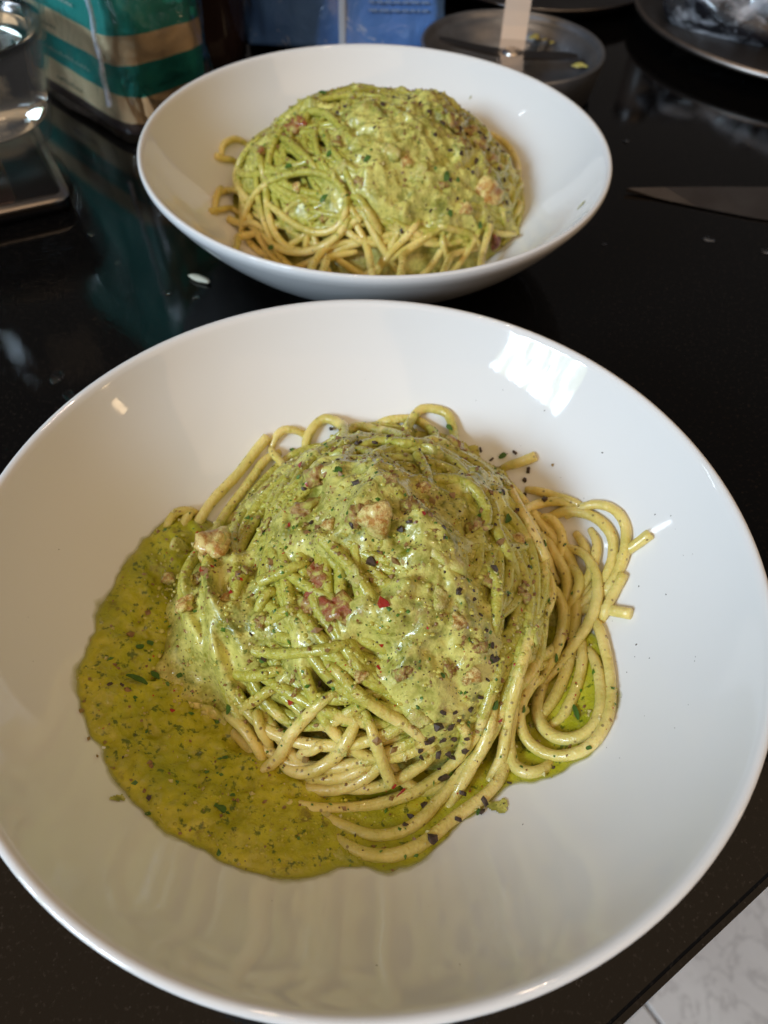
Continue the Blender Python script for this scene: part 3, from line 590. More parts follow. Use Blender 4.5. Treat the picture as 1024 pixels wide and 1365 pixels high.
def put_bit(me, mat, parent, x, y, z, size, TOP, rs, sink=.25, flatten=True, aspect=None, spin=None, name=None):
    o = link(name or me.name.split('.')[0], me, mat, parent, smooth=False)
    n = field_normal(blur_cache[id(TOP)], x, y) if flatten else rs.normal(size=3)
    n = Vector(n).normalized()
    q = n.to_track_quat('Z', 'Y') @ Euler((0, 0, spin if spin is not None else rs.uniform(0, 6.28))).to_quaternion()
    o.rotation_mode = 'QUATERNION'; o.rotation_quaternion = q
    p = loc3([(x, y, z)])[0]; o.location = Vector(p)+n*size*S*sink
    sz = size*S; o.scale = (sz, sz*(aspect or 1), sz*(1 if aspect is None else max(.5, aspect)))
    return o
blur_cache = {}
def specks(name, seed, n, weight, TOP, mat, parent, smin, smax, flat):
    rs = np.random.RandomState(seed); w_ = np.clip(weight, 0, None)*(GR < .93); cdf = np.cumsum(w_.ravel()); cdf /= cdf[-1]
    ids = np.searchsorted(cdf, rs.rand(n)); V = []; F = []
    octa = np.array([(1,0,0),(0,1,0),(-1,0,0),(0,-1,0),(0,0,1),(0,0,-1)], float)
    tri = [(0,1,4),(1,2,4),(2,3,4),(3,0,4),(1,0,5),(2,1,5),(3,2,5),(0,3,5)]
    for k in ids:
        j, i = divmod(int(k), NG); x = AX[i]+rs.uniform(-.5,.5)*CELL; y = AX[j]+rs.uniform(-.5,.5)*CELL
        nn = field_normal(TOP, x, y); s = rs.uniform(smin, smax)*(.6 if rs.rand() < .6 else 1.)
        R_ = np.array((Vector(nn).to_track_quat('Z','Y') @ Euler((rs.uniform(-.5,.5), rs.uniform(-.5,.5), rs.uniform(0,6.28))).to_quaternion()).to_matrix())
        P = octa*rs.uniform(.55, 1.2, (6,1))*np.array((1, rs.uniform(.4,1), flat))*s
        P = P@R_.T+np.array((x, y, float(sample(TOP, x, y))+s*.1)); b = len(V); V.extend(P); F.extend([(a+b, c+b, d+b) for a, c, d in tri])
    o = link(name, mesh(name, loc3(np.array(V)), F), mat, parent, smooth=False); o['kind'] = 'stuff'; return o

def build_portion(label, C, prm, seed, nfill, ntop, hero, ends, sauce_poly, thick, blobs, sseed, sides, step, gstep, pool_poly=None, bits=None):
    root = thing('spaghetti_portion', label, 'pasta', W(C[0], C[1], (BZ+RIM_Z)*S), group='portions of green spaghetti')
    rs = np.random.RandomState(seed+500)
    D = np.maximum(dome(GX, GY, *prm), BASE); H = np.maximum(D-.06, BASE)
    fill = filler_strands(prm, seed, nfill)
    for P in fill: stamp(H, P)
    HS = H.copy()
    for k, P in enumerate(hero):
        stamp(H, np.array(P)/1000.)
        if k < ntop: stamp(HS, np.array(P)/1000.)
    Zs, c = sauce_field(HS, H, prm, np.array(sauce_poly)/1000., sseed, thick, np.array(blobs)/1000.)
    coat = np.clip(blur(c, .05)*.9, 0, 1)
    for P in fill: link('strand', strand_mesh(P, coat, sides-2, step*1.5, rs), M['pasta'], root)
    for k, P in enumerate(hero): link('strand', strand_mesh(np.array(P)/1000., coat, sides, step, rs, film=1 if k < ntop else .6, ends=ends[k]), M['pasta'], root)
    inside = np.sqrt(((GX-prm[0])/prm[2])**2+((GY-prm[1])/prm[3])**2) < .97
    keep = ((c > .02) | (inside & (D > BASE))) & (Zs > BASE-.004) & (GR < .93)
    link('sauce', grid_mesh('sauce', Zs, keep, gstep), M['sauce'], root)
    TOP = np.maximum(H, np.where(keep, Zs, BASE))
    if pool_poly is not None:
        Zp, m, d = pool_field(np.array(pool_poly)/1000., 31, .04)
        link('oil_pool', grid_mesh('oil_pool', Zp, (m > .15) & (GR < .93), gstep, np.clip((m-.2)/.7, 0, 1)*.55+.45*d), M['pool'], root)
        TOP = np.maximum(TOP, np.where(m > .5, Zp, BASE))
    TB = blur(TOP, .012); blur_cache[id(TOP)] = TB
    for it in bits.get('chunk', []):
        x, y, z, s, kind = it[0]/1000, it[1]/1000, it[2]/1000, it[3]/1000, it[4]
        me = NUT[kind][rs.randint(len(NUT[kind]))]
        o = put_bit(me, M[NUTM[kind]], root, x, y, z, s*.95, TOP, rs, .04 if kind in ('tomato', 'strip') else -.14 if kind == 'cheese' else -.03, spin=0 if kind in ('strip', 'red') else None)
        if len(me.polygons): me.polygons.foreach_set('use_smooth', [True]*len(me.polygons))
    for it in bits.get('pepper', []):
        put_bit(SHARD[rs.randint(4)], M['pepper'], root, it[0]/1000, it[1]/1000, it[2]/1000, it[3]/1000*1.1, TOP, rs, .12)
    for it in bits.get('gold', []):
        put_bit(GOLDSH[rs.randint(2)], M['gold'], root, it[0]/1000, it[1]/1000, it[2]/1000, it[3]/1000*1.1, TOP, rs, .12)
    for it in bits.get('chili', []):
        put_bit(CHIL[rs.randint(3)], M['chili'], root, it[0]/1000, it[1]/1000, it[2]/1000, it[3]/1000*1.15, TOP, rs, .12, aspect=it[4]/it[3], spin=rs.uniform(.2, .9))
    for it in bits.get('herb', []):
        put_bit(LEAF[rs.randint(4)], M['herb'], root, it[0]/1000, it[1]/1000, it[2]/1000, it[3]/1000*.9, TOP, rs, .10, aspect=min(1.3, it[4]/it[3]*1.1), spin=rs.uniform(-.2, .9))
    return root, c, TOP, H

rootF, cF, TOPF, HF = build_portion('green pesto spaghetti nest with loose sauce pooling on its left, in the foreground bowl', C1, FRONT_DOME, 11, FRONT_N, FRONT_TOP, HERO_FRONT, ENDS_FRONT.split(), SAUCE_FRONT, FRONT_THICK, BLOBS_FRONT, 21, 12, .012, 1, POOL_FRONT,
    dict(chunk=CHUNK_FRONT, pepper=PEPPER_FRONT, gold=GOLD_FRONT, chili=CHILI_FRONT, herb=HERB_FRONT))
pool_w = poly_mask(np.array(POOL_FRONT)/1000.)
wt = cF*1.0+.75*pool_w+.25*(HF > np.maximum(dome(GX, GY, *FRONT_DOME), BASE)+.01)
hot = np.exp(-((GX-.42)**2+(GY-.22)**2)/.05)*.8+np.exp(-((GX-.18)**2+(GY+.28)**2)/.012)*1.5
onfood = ((cF > .1) | (HF > BASE+.02)).astype(float)
specks('pepper_specks', 1, 480, (cF+.15*pool_w)*.6+hot*onfood, TOPF, M['pepper'], rootF, .0025, .007, .6)
specks('herb_specks', 2, 620, wt, TOPF, M['herb'], rootF, .003, .011, .35)
specks('chili_specks', 3, 130, wt, TOPF, M['chili'], rootF, .003, .007, .5)
specks('nut_specks', 4, 700, cF+.5*pool_w, TOPF, M['pale_speck'], rootF, .003, .010, .8)
specks('nut_crumbs', 7, 170, cF+.3*pool_w, TOPF, M['brown_speck'], rootF, .006, .019, .7)
specks('brown_specks', 6, 460, wt, TOPF, M['brown_speck'], rootF, .003, .010, .7)
rootB, cB, TOPB, HB = build_portion('green pesto spaghetti piled high in the back bowl with a round loop in front', C2, BACK_DOME, 12, BACK_N, BACK_TOP, HERO_BACK, ENDS_BACK.split(), SAUCE_BACK, BACK_THICK, BLOBS_BACK, 41, 10, .02, 1, None,
    dict(chunk=CHUNK_BACK, pepper=PEPPER_BACK, herb=HERB_BACK))
specks('nut_crumbs', 17, 170, cB, TOPB, M['brown_speck'], rootB, .007, .017, .7)
hb = cB*(.4+np.exp(-((GX-.35)**2+(GY-.35)**2)/.08)*2)
specks('pepper_specks', 11, 420, hb, TOPB, M['pepper'], rootB, .004, .010, .6)
specks('herb_specks', 12, 260, cB, TOPB, M['herb'], rootB, .004, .011, .35)
specks('nut_specks', 14, 320, cB, TOPB, M['pale_speck'], rootB, .004, .011, .8)
specks('brown_specks', 15, 560, hb, TOPB, M['brown_speck'], rootB, .004, .012, .7)

# glossy beads added on the pool and the sauce to make sparkles
def sparkle_beads(name, seed, n, weight, TOP, mat, parent, smin, smax):
    rs = np.random.RandomState(seed); w_ = np.clip(weight, 0, None)*(GR < .9); cdf = np.cumsum(w_.ravel()); cdf /= cdf[-1]
    bm = bmesh.new(); bmesh.ops.create_icosphere(bm, subdivisions=2, radius=1); sv = np.array([v.co[:] for v in bm.verts]); sf = [[v.index for v in f.verts] for f in bm.faces]; bm.free()
    V = []; F = []
    for k in np.searchsorted(cdf, rs.rand(n)):
        j, i = divmod(int(k), NG); x = AX[i]+rs.uniform(-.5, .5)*CELL; y = AX[j]+rs.uniform(-.5, .5)*CELL; s = smin+(smax-smin)*rs.rand()**2.5
        b = len(V); V.extend(sv*np.array((s*rs.uniform(.8, 1.4), s, s*.7))+np.array((x, y, float(sample(TOP, x, y))+s*.1))); F.extend([[q+b for q in f] for f in sf])
    o = link(name, mesh(name, loc3(np.array(V)), F), mat, parent); o['kind'] = 'stuff'; return o
M['oil'] = m_simple('glint_oil', (.36, .33, .008), .06, 0, (.55, .48, .035), 200, 0, Coat=.8, CoatR=.03)  # material of the beads added on the pool to make sparkles
wo = pool_w*(.10+np.exp(-((GX+.12)**2+(GY+.56)**2)/.02)*1.5+np.exp(-((GX+.22)**2+(GY+.42)**2)/.03)*.4)*(HF < BASE+.02)
sparkle_beads('glint_droplets', 31, 230, wo, TOPF, M['oil'], rootF, .0018, .0050)
M['glint'] = m_simple('glint_bead', (.45, .41, .06), .08, 0, (.60, .54, .12), 300, 0, Coat=.8, CoatR=.03)
sparkle_beads('glint_beads', 32, 900, cF, TOPF, M['glint'], rootF, .0022, .0075)
sparkle_beads('glint_beads', 33, 260, cB, TOPB, M['glint'], rootB, .003, .009)

# pepper dust lying on the bare porcelain of the front bowl
wd = ((GR < .9) & (HF < BASE+.003) & (pool_w < .5) & (cF < .05)).astype(float)*(np.exp(-((GX-.5)**2+(GY-.1)**2)/.16)+.03)
ds = specks('pepper_dust', 5, 46, wd, BASE, M['pepper'], None, .002, .0045, .5); ds.location = W(C1[0], C1[1], (BZ+RIM_Z)*S)
tag(ds, 'fine black pepper dust scattered on the bare porcelain of the foreground bowl', 'pepper')

# ---------------------------------------------------------------- things behind the bowls
def glass_mat(name, col=(1, 1, 1), ior=1.45, rough=0.0):
    t = NT(name); return t.set(Base=(*col, 1), Roughness=rough, IOR=ior, Trans=1.0)
M['glass'] = glass_mat('clear_glass'); M['water'] = glass_mat('water', (.99, .99, 1.), 1.33)
M['steel'] = m_simple('brushed_steel', (.52, .48, .45), .28, 1.0, (.44, .40, .38), 60)
M['dark_steel'] = m_simple('dark_steel', (.16, .15, .15), .30, 1.0, (.11, .10, .10), 60)
M['blade'] = m_simple('knife_steel', (.34, .31, .30), .32, 1.0, (.26, .23, .22), 40)
M['rim_steel'] = m_simple('worn_steel', (.34, .29, .26), .38, 1.0, (.26, .22, .20), 60)
M['black'] = m_simple('black_plastic', (.010, .010, .012), .28)
M['glassy_black'] = m_simple('dark_bottle_glass', (.020, .013, .013), .10, 0, (.030, .018, .017), 40)
M['crumb'] = m_simple('cheese_shaving', (.62, .60, .48), .5, 0, (.52, .5, .38), 600)

def rounded_poly(pts, r, n=8):     # round the corners of a plan polygon
    out = []; m = len(pts)
    for i in range(m):
        p, a, b = Vector(pts[i]), Vector(pts[i-1]), Vector(pts[(i+1) % m])
        u, v = (a-p).normalized(), (b-p).normalized(); rr = r[i] if isinstance(r, (list, tuple)) else r
        p0, p1 = p+u*rr, p+v*rr
        for k in range(n+1):
            t = k/n; out.append((1-t)**2*p0+2*t*(1-t)*p+t*t*p1)
    return out
def slab_mesh(name, pts, z0, z1, bev=0):
    bm = bmesh.new(); lo = [bm.verts.new((p[0], p[1], z0)) for p in pts]; hi = [bm.verts.new((p[0], p[1], z1)) for p in pts]; n = len(pts)
    top = bm.faces.new(hi); bm.faces.new(lo[::-1])
    for i in range(n): bm.faces.new((lo[i], lo[(i+1) % n], hi[(i+1) % n], hi[i]))
    if bev: bmesh.ops.bevel(bm, geom=list(top.edges), offset=bev, segments=3, affect='EDGES')
    return bm_mesh(name, bm)

# --- the flat steel-rimmed slab under the glass
P0 = Vector((-1.56, 3.26)); U_ = Vector((-.87, -.49)).normalized(); V_ = Vector((-.49, .87)).normalized()
slab = thing('kitchen_scale', 'flat dark slab with a shiny steel rim and wet top under the water glass', 'kitchen scale', W(P0.x, P0.y), math.atan2(U_.y, U_.x))
# local axes: x along the near edge (away to the left), y negative towards the back
def q4(x0, x1, y0, y1): return [(x0*S, y0*S), (x1*S, y0*S), (x1*S, y1*S), (x0*S, y1*S)]
link('base', slab_mesh('base', rounded_poly(q4(.02, 1.7, -1.32, -.02), .008), .0008, .0062, .0008), M['black'], slab)
link('rim', slab_mesh('rim', rounded_poly(q4(0, 1.72, -1.34, 0), .010), .0064, .0078, .0006), M['steel'], slab)
link('border', slab_mesh('border', rounded_poly(q4(.035, 1.69, -1.31, -.05), .006), .0075, .0081, .0002), M['black'], slab)
t = NT('wet_plate'); t.set(Base=t.mix(t.ramp(t.noise(50, 4), [(.35, 0.), (.65, 1.)]), (.20, .15, .135), (.12, .09, .085)), Metallic=.85, Roughness=.22); M['plate'] = t.m
link('plate', slab_mesh('plate', rounded_poly(q4(.24, 1.66, -1.28, -.055), .003), .0079, .0085, .0002), M['plate'], slab)
def drop_mesh(name, r, h, seed=0):
    rs = np.random.RandomState(seed); bm = bmesh.new(); bmesh.ops.create_uvsphere(bm, u_segments=16, v_segments=10, radius=1)
    bmesh.ops.delete(bm, geom=[v for v in bm.verts if v.co.z < -.01], context='VERTS'); ph = rs.uniform(0, 6)
    for v in bm.verts:
        a = math.atan2(v.co.y, v.co.x); k = 1+.12*math.sin(2*a+ph)+.07*math.sin(3*a+2*ph); v.co = Vector((v.co.x*r*k, v.co.y*r*k, v.co.z*h))
    es = [e for e in bm.edges if e.is_boundary]
    for e in es: e.smooth = False
    bmesh.ops.edgeloop_fill(bm, edges=es)
    return bm_mesh(name, bm)
DROP = [drop_mesh('water_drop', 1, .45, i) for i in range(3)]
for k, (x, y, r, lab) in enumerate([(.52, -.30, .0016, 'clear water drop in the middle of the steel plate'), (.42, -.44, .0013, 'clear water drop on the steel plate near its black border and the glass'), (.60, -.45, .0012, 'small clear water drop on the steel plate right under the glass'), (.95, -.16, .0022, 'large water drop by the front rim of the steel plate at the photo edge'), (.42, -.17, .0016, 'water drop in the front right corner of the steel plate'), (.75, -.30, .0012, 'small water drop on the steel plate close to the left photo edge')]):
    o = tag(link('water_drop', DROP[k % 3], M['water']), lab, 'water drop', 'water drops on the steel plate')
    p = P0+U_*x-V_*y; o.location = W(p.x, p.y, .0085); o.scale = (r, r, r)

# --- the tumbler
t = NT('thin_clear_glass'); g_ = t.node('ShaderNodeBsdfGlossy', Roughness=.02); tr_ = t.node('ShaderNodeBsdfTransparent'); tr_.inputs['Color'].default_value = (.96, .975, .98, 1)
lw_ = t.node('ShaderNodeLayerWeight', Blend=.5); fr_ = t.node('ShaderNodeMath', operation='MULTIPLY_ADD'); t.put(fr_.inputs[0], t.math('POWER', lw_.outputs['Facing'], 4.0)); fr_.inputs[1].default_value = .55; fr_.inputs[2].default_value = .035; mx_ = t.node('ShaderNodeMixShader'); t.t.links.new(fr_.outputs[0], mx_.inputs[0]); t.t.links.new(tr_.outputs[0], mx_.inputs[1]); t.t.links.new(g_.outputs[0], mx_.inputs[2]); t.t.links.new(mx_.outputs[0], t.out.inputs['Surface'])
M['thin_glass'] = t.m
gl = thing('water_glass', 'clear thick based glass tumbler half full of water at the left edge', 'glass', W(-2.15, 3.76, .0087))
def gr(z): return .0325+.0185*min(1, z/.075)**.9
zo = [0.0004, .002, .006]+[.012+i*.01 for i in range(11)]
prof = [(0, .0002), (.024, .0002), (.0295, .0008)]+[(gr(z), z) for z in zo[1:]]
zt = zo[-1]; prof += [(gr(zt)-.0004, zt+.0007), (gr(zt)-.0012, zt+.0006)]
inn = [(gr(z)-.0018, z) for z in zo[3:]][::-1]
prof += inn+[(gr(.012)-.004, .0105), (.02, .0090), (0, .0086)]
link('tumbler', lathe_mesh('tumbler', prof, 96), M['thin_glass'], gl)
WL = .052
wz = [.0125+(WL-.0125)*i/8 for i in range(9)]
wp = [(0, .0090), (.02, .0094), (gr(.0125)-.0042, .011)]+[(gr(z)-.0020, z) for z in wz]+[(gr(WL)-.0035, WL-.0008), (gr(WL)-.007, WL-.0012), (0, WL-.0012)]
link('water', lathe_mesh('water', wp, 96), M['water'], gl)

# --- the striped bag
def m_bag():
    t = NT('striped_paper'); z = t.node('ShaderNodeSeparateXYZ'); t.put(z.inputs[0], t.co()); z = z.outputs['Z']
    zz = t.math('ADD', z, t.math('MULTIPLY', t.math('SUBTRACT', t.noise(30, 2), .5), .0012))
    n = t.noise(60, 4); tan = t.mix(n, (.93, .69, .40), (.76, .54, .30)); teal = t.mix(n, (.03, .38, .31), (.02, .27, .225))
    def band(lo, hi): return t.math('MULTIPLY', t.math('GREATER_THAN', zz, lo), t.math('LESS_THAN', zz, hi))
    f = t.math('ADD', band(.0225, .0375), t.math('GREATER_THAN', zz, .0505), clamp=True)
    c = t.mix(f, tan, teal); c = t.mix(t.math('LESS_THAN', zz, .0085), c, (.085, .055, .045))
    return t.set(Base=c, Roughness=.55)
def m_film(name='clear_film', a=.16):
    t = NT(name); h = t.noise(45, 4, .6, dist=1.2)
    g = t.node('ShaderNodeBsdfGlossy', Roughness=.08); t.put(g.inputs['Normal'], t.bump(h, .004, .6)); tr = t.node('ShaderNodeBsdfTransparent')
    fr = t.node('ShaderNodeFresnel', IOR=1.5); t.put(fr.inputs['Normal'], t.bump(h, .004, .6))
    mx = t.node('ShaderNodeMixShader'); t.put(mx.inputs[0], t.math('ADD', t.math('MULTIPLY', fr.outputs[0], .9), a*.25, clamp=True)); t.t.links.new(tr.outputs[0], mx.inputs[1]); t.t.links.new(g.outputs[0], mx.inputs[2]); t.t.links.new(mx.outputs[0], t.out.inputs['Surface'])
    return t.m
M['bag'] = m_bag(); M['film'] = m_film()
K_ = Vector((-1.43, 3.93)); LD = Vector((-.74, .67)).normalized(); RD = Vector((math.cos(math.radians(44)), math.sin(math.radians(44))))
bag = thing('food_bag', 'block bottom bag with teal and tan stripes under clear film beside the glass', 'bag', W(K_.x, K_.y))
def wall_mesh(name, pts, zs, seed, amp, top=False):
    rs = np.random.RandomState(seed); V = []; F = []; n = len(pts)
    cen = sum((Vector(p) for p in pts), Vector((0, 0)))/n
    ph = rs.uniform(0, 6, 6)
    for z in zs:
        for i, p in enumerate(pts):
            d = (Vector(p)-cen); s = 1+amp*(math.sin(z*90+ph[0]+i*.35)+.6*math.sin(z*170+ph[1]+i*.8)+.5*math.sin(i*1.7+ph[2]))*.02
            q = cen+d*s; V.append((q.x, q.y, z))
    m = len(zs)
    for k in range(m-1):
        for i in range(n): F.append((k*n+i, k*n+(i+1) % n, (k+1)*n+(i+1) % n, (k+1)*n+i))
    F.append(tuple(range(n))[::-1]); F.append(tuple((m-1)*n+i for i in range(n)))
    return mesh(name, V, F)
def densify(pts, step):
    out = []
    for i in range(len(pts)):
        a, b = Vector(pts[i]), Vector(pts[(i+1) % len(pts)]); n = max(1, int((b-a).length/step))
        out += [a+(b-a)*k/n for k in range(n)]
    return out
def plan(o, l, r, rad, grow=0.0):
    a = (-LD*0-RD*0)*S; pts = [(-(LD+RD)*grow)*S, (RD*(r+grow)-LD*grow)*S, (RD*(r+grow)+LD*(l+grow))*S, (LD*(l+grow)-RD*grow)*S]
    return densify(rounded_poly(pts, rad, 10), .006)
zs = [.003]+[.006+i*.008 for i in range(22)]
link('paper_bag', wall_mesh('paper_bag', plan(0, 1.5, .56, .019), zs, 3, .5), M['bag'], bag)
link('clear_wrap', wall_mesh('clear_wrap', plan(0, 1.5, .56, .019, .025), [.0008]+zs[1:], 9, 1.3), M['film'], bag)
# pale handwriting-like print running along the stripes, too soft to read in the photograph
M['print'] = m_simple('pale_print', (.55, .60, .50), .6)
M['print_dark'] = m_simple('dark_print', (.10, .075, .05), .6)
def scribble(name, s0, s1, z, h, mat, seed):
    rs = np.random.RandomState(seed); V = []; F = []; s = s0
    nrm = -Vector((LD.y, -LD.x)) if Vector((LD.y, -LD.x)).dot(RD) > 0 else Vector((LD.y, -LD.x))
    while s < s1:
        w_ = rs.uniform(.5, 1.)*h; hh = h*rs.choice([.6, .6, 1.0])
        for a0, a1, b0, b1 in ((0, .25, 0, hh), (.25, .75, hh*.35, hh*.6), (.75, 1, 0, hh*.7)):
            b = len(V)
            for a, zz in ((a0, b0), (a1, b0), (a1, b1), (a0, b1)):
                p = LD*(s*S+a*w_)+nrm*.0012; V.append((p.x, p.y, z+zz))
            F.append((b, b+1, b+2, b+3))
        s += (w_*1.35)/S
    return link(name, mesh(name, V, F), mat, bag, smooth=False)
scribble('print_line', .30, 1.0, .058, .0034, M['print'], 1); scribble('print_line', .30, .75, .0285, .0026, M['print'], 2); scribble('print_line', .55, .75, .0415, .003, M['print_dark'], 3); scribble('print_line', .45, .7, .0135, .003, M['print_dark'], 4)

# the film's bright streak: a highlight painted as a pale strip down the front edge
def highlight_strip(name, s0, s1, w0, w1, z0, z1):
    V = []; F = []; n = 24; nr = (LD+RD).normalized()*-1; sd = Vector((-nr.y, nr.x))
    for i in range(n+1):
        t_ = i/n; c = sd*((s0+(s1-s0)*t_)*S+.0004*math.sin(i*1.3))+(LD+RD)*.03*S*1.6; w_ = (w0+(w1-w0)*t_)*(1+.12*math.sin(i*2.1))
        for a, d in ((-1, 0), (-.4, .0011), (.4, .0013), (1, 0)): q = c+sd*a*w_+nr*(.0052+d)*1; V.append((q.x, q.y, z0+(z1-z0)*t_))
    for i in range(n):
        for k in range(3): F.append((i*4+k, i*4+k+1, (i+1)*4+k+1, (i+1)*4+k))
    return link(name, mesh(name, V, F), M['highlight_strip'], bag)
t = NT('film_highlight'); t.set(Base=(.60, .68, .80, 1), Roughness=.22, Coat=.5, Alpha=t.ramp(t.noise(160, 4, .6, dist=1.), [(.3, .25), (.65, .95)]), Normal=t.bump(t.noise(200, 3), .002, .7)); M['highlight_strip'] = t.m
highlight_strip('film_highlight', -.10, -.05, .0016, .0010, .020, .110)

# --- dark bottle
bt = thing('dark_bottle', 'tall dark glossy bottle standing right of the striped bag', 'bottle', W(-1.25, 5.12))
link('bottle_body', lathe_mesh('bottle_body', [(0, 0), (.020, 0), (.0235, .003), (.0245, .02), (.0245, .13), (.022, .15), (.011, .175), (.010, .21), (0, .21)], 64), M['glassy_black'], bt)
link('bottle_cap', lathe_mesh('bottle_cap', [(0, .2105), (.0115, .2105), (.012, .213), (.012, .235), (.011, .237), (0, .237)], 48), M['black'], bt)

# --- blue packet
def m_blue():
    t = NT('blue_plastic'); h = t.noise(38, 5, .6, dist=1.0)
    c = t.mix(t.ramp(t.noise(16, 3), [(.3, 0.), (.7, 1.)]), (.04, .11, .36), (.11, .25, .60))
    c = t.mix(t.ramp(t.noise(70, 5, .7, dist=1.5), [(.61, 0.), (.70, .65)]), c, (.55, .62, .72))
    return t.set(Base=c, Roughness=.22, Normal=t.bump(h, .004, .45), Coat=.5, CoatR=.06)
M['blue'] = m_blue(); M['blue_print'] = m_simple('packet_print', (.17, .27, .47), .5)
bp_tilt = math.radians(-16)
bp = thing('blue_packet', 'blue glossy plastic packet with faint pale print behind the back bowl', 'packet', W(-.40, 5.42), math.radians(4))
pts = [( -.062, -.030), (.0, -.040), (.062, -.030), (.066, .03), (-.066, .03)]
link('pouch', wall_mesh('pouch', densify(rounded_poly(pts, .014, 8), .005), [.0008, .003, .008]+[.014+i*.008 for i in range(20)], 5, 1.0), M['blue'], bp)
bp.rotation_euler = (bp_tilt, 0, math.radians(4))
M['highlight'] = m_simple('pale_highlight', (.62, .70, .82), .25, 0, None, 1, 0, Coat=.5, CoatR=.1)  # the packet's vertical highlight, put into the colour of a pale raised strip
link('highlight_streak', box_mesh('highlight_streak', .0046, .003, .15, .0012, 2, (0, 0, .0765)), M['highlight'], bp).location = (-.002, -.0395, 0)
V = []; F = []
rs = np.random.RandomState(8)
for k in range(9):
    x = .014
    while x < .050:
        l = rs.uniform(.002, .006); y0 = -.0398+.0095*(x/.062)**1.0-.0022; z = .020+k*.0042; b = len(V)
        y1 = -.0398+.0095*((x+l)/.062)-.0022
        V += [(x, y0, z), (x+l, y1, z), (x+l, y1, z+.0014), (x, y0, z+.0014)]; F.append((b, b+1, b+2, b+3)); x += l+.0012
link('print_line', mesh('print_line', V, F), M['blue_print'], bp, smooth=False)

# --- chopper cup with its blades
cup = thing('chopper_cup', 'dark round chopper cup with cross blades and green pesto remains behind the back bowl', 'chopper', W(.635, 4.88))
cr = .0545
link('cup', lathe_mesh('cup', [(0, .0005), (cr-.006, .0005), (cr-.003, .003), (cr, .018), (cr+.0005, .0235), (cr-.0002, .0248), (cr-.0018, .0245), (cr-.003, .0225), (cr-.0045, .020), (cr-.006, .0205), (cr-.008, .0125), (cr-.013, .008), (cr-.02, .0065), (.012, .0065), (.010, .010), (0, .010)], 96), m_simple('dark_cup_metal', (.26, .26, .27), .34, .8, (.18, .18, .19), 50), cup)
link('hub', lathe_mesh('hub', [(0, .0102), (.008, .0102), (.008, .0165), (.0055, .0175), (.0055, .0205), (.004, .0215), (0, .0215)], 32), M['steel'], cup)
def blade_mesh(name, ang, l, w0, w1, z0, z1, th=.0012):
    bm = bmesh.new(); n = 6; A = []
    for i in range(n+1):
        t_ = i/n; x = .004+l*t_; wd = (w0+(w1-w0)*t_)*(1 if i < n else .55); z = z0+(z1-z0)*t_**1.3
        A.append([bm.verts.new((x, s*wd, z+dz)) for s, dz in ((-1, 0), (1, 0), (1, th), (-1, th))])
    for i in range(n):
        for k in range(4): bm.faces.new((A[i][k], A[i+1][k], A[i+1][(k+1) % 4], A[i][(k+1) % 4]))
    bm.faces.new(A[0]); bm.faces.new(A[-1])
    bmesh.ops.rotate(bm, verts=bm.verts, matrix=Matrix.Rotation(math.radians(ang), 3, 'Z'))
    return bm_mesh(name, bm)
M['pale_steel'] = m_simple('pale_blade_steel', (.55, .48, .42), .35, .75)
tag(link('blade', blade_mesh('blade', 84, .020, .0075, .0075, .019, .060), M['pale_steel'], cup, smooth=False), 'upturned pale steel blade')
link('blade', blade_mesh('blade', 176, .040, .0050, .0040, .0182, .0235), M['dark_steel'], cup, smooth=False)
link('blade', blade_mesh('blade', 2, .036, .0058, .0045, .0178, .018), M['dark_steel'], cup, smooth=False)
link('blade', blade_mesh('blade', 268, .034, .0068, .0060, .0186, .0115), M['pale_steel'], cup, smooth=False)
rs = np.random.RandomState(17)
for k in range(16):
    a = rs.uniform(math.radians(165), math.radians(330)); r = rs.uniform(.014, .036)
    if k > 11: a = rs.uniform(math.radians(-60), math.radians(70)); r = .043
    o = link('pesto_smear', NUT['cheese'][k % 3], M['sauce'], cup); o.location = (r*math.cos(a), r*math.sin(a), .0068 if r < .04 else .0150); s = rs.uniform(.004, .010)*(.6 if r > .04 else 1); o.scale = (s*1.5, s, s*.4); o.rotation_euler = (0, 0, a)

# --- dark pan behind the cup
pan = thing('dark_pan', 'dark round pan partly seen behind the chopper cup', 'pan', W(.98, 6.75))
link('pan_body', lathe_mesh('pan_body', [(0, .001), (.075, .001), (.080, .003), (.0905, .010), (.0925, .0115), (.0918, .0130), (.089, .012), (.078, .005), (0, .0042)], 96), M['dark_steel'], pan)
h_ = link('pan_handle', box_mesh('pan_handle', .10, .016, .006, .002, 2), M['black'], pan); h_.location = (.125, .07, .014); h_.rotation_euler = (0, 0, math.radians(30))

# --- steel turntable with a crumpled film roll on it
tt = thing('steel_platter', 'raised round steel platter with a bright rim at the top right', 'platter', W(2.80, 5.93))
link('platter_top', lathe_mesh('platter_top', [(0, .0100), (.112, .0100), (.1185, .0108), (.1195, .0124), (.1188, .0140), (.1165, .0142), (.112, .0135), (0, .0132)], 128), m_simple('dull_dark_metal', (.055, .048, .044), .35, .6, (.035, .03, .028), 30), tt)
rimp = [(.1192, .0106), (.1204, .0112), (.1210, .0126), (.1204, .0140), (.1192, .0146)]
link('rim', lathe_mesh('rim', rimp, 128), M['rim_steel'], tt)
link('foot', lathe_mesh('foot', [(0, .0004), (.058, .0004), (.060, .002), (.052, .0098), (0, .0098)], 64), M['black'], tt)
def m_crumple():
    t = NT('crumpled_film'); h = t.noise(4.5, 6, .62, dist=1.6)
    c = t.mix(t.ramp(t.noise(3.2, 5, .6, dist=1.5), [(.44, 0.), (.66, .9)]), (.012, .012, .016), (.58, .58, .62))
    return t.set(Base=c, Roughness=.16, Normal=t.bump(h, .006, .8), Coat=.6, CoatR=.05)
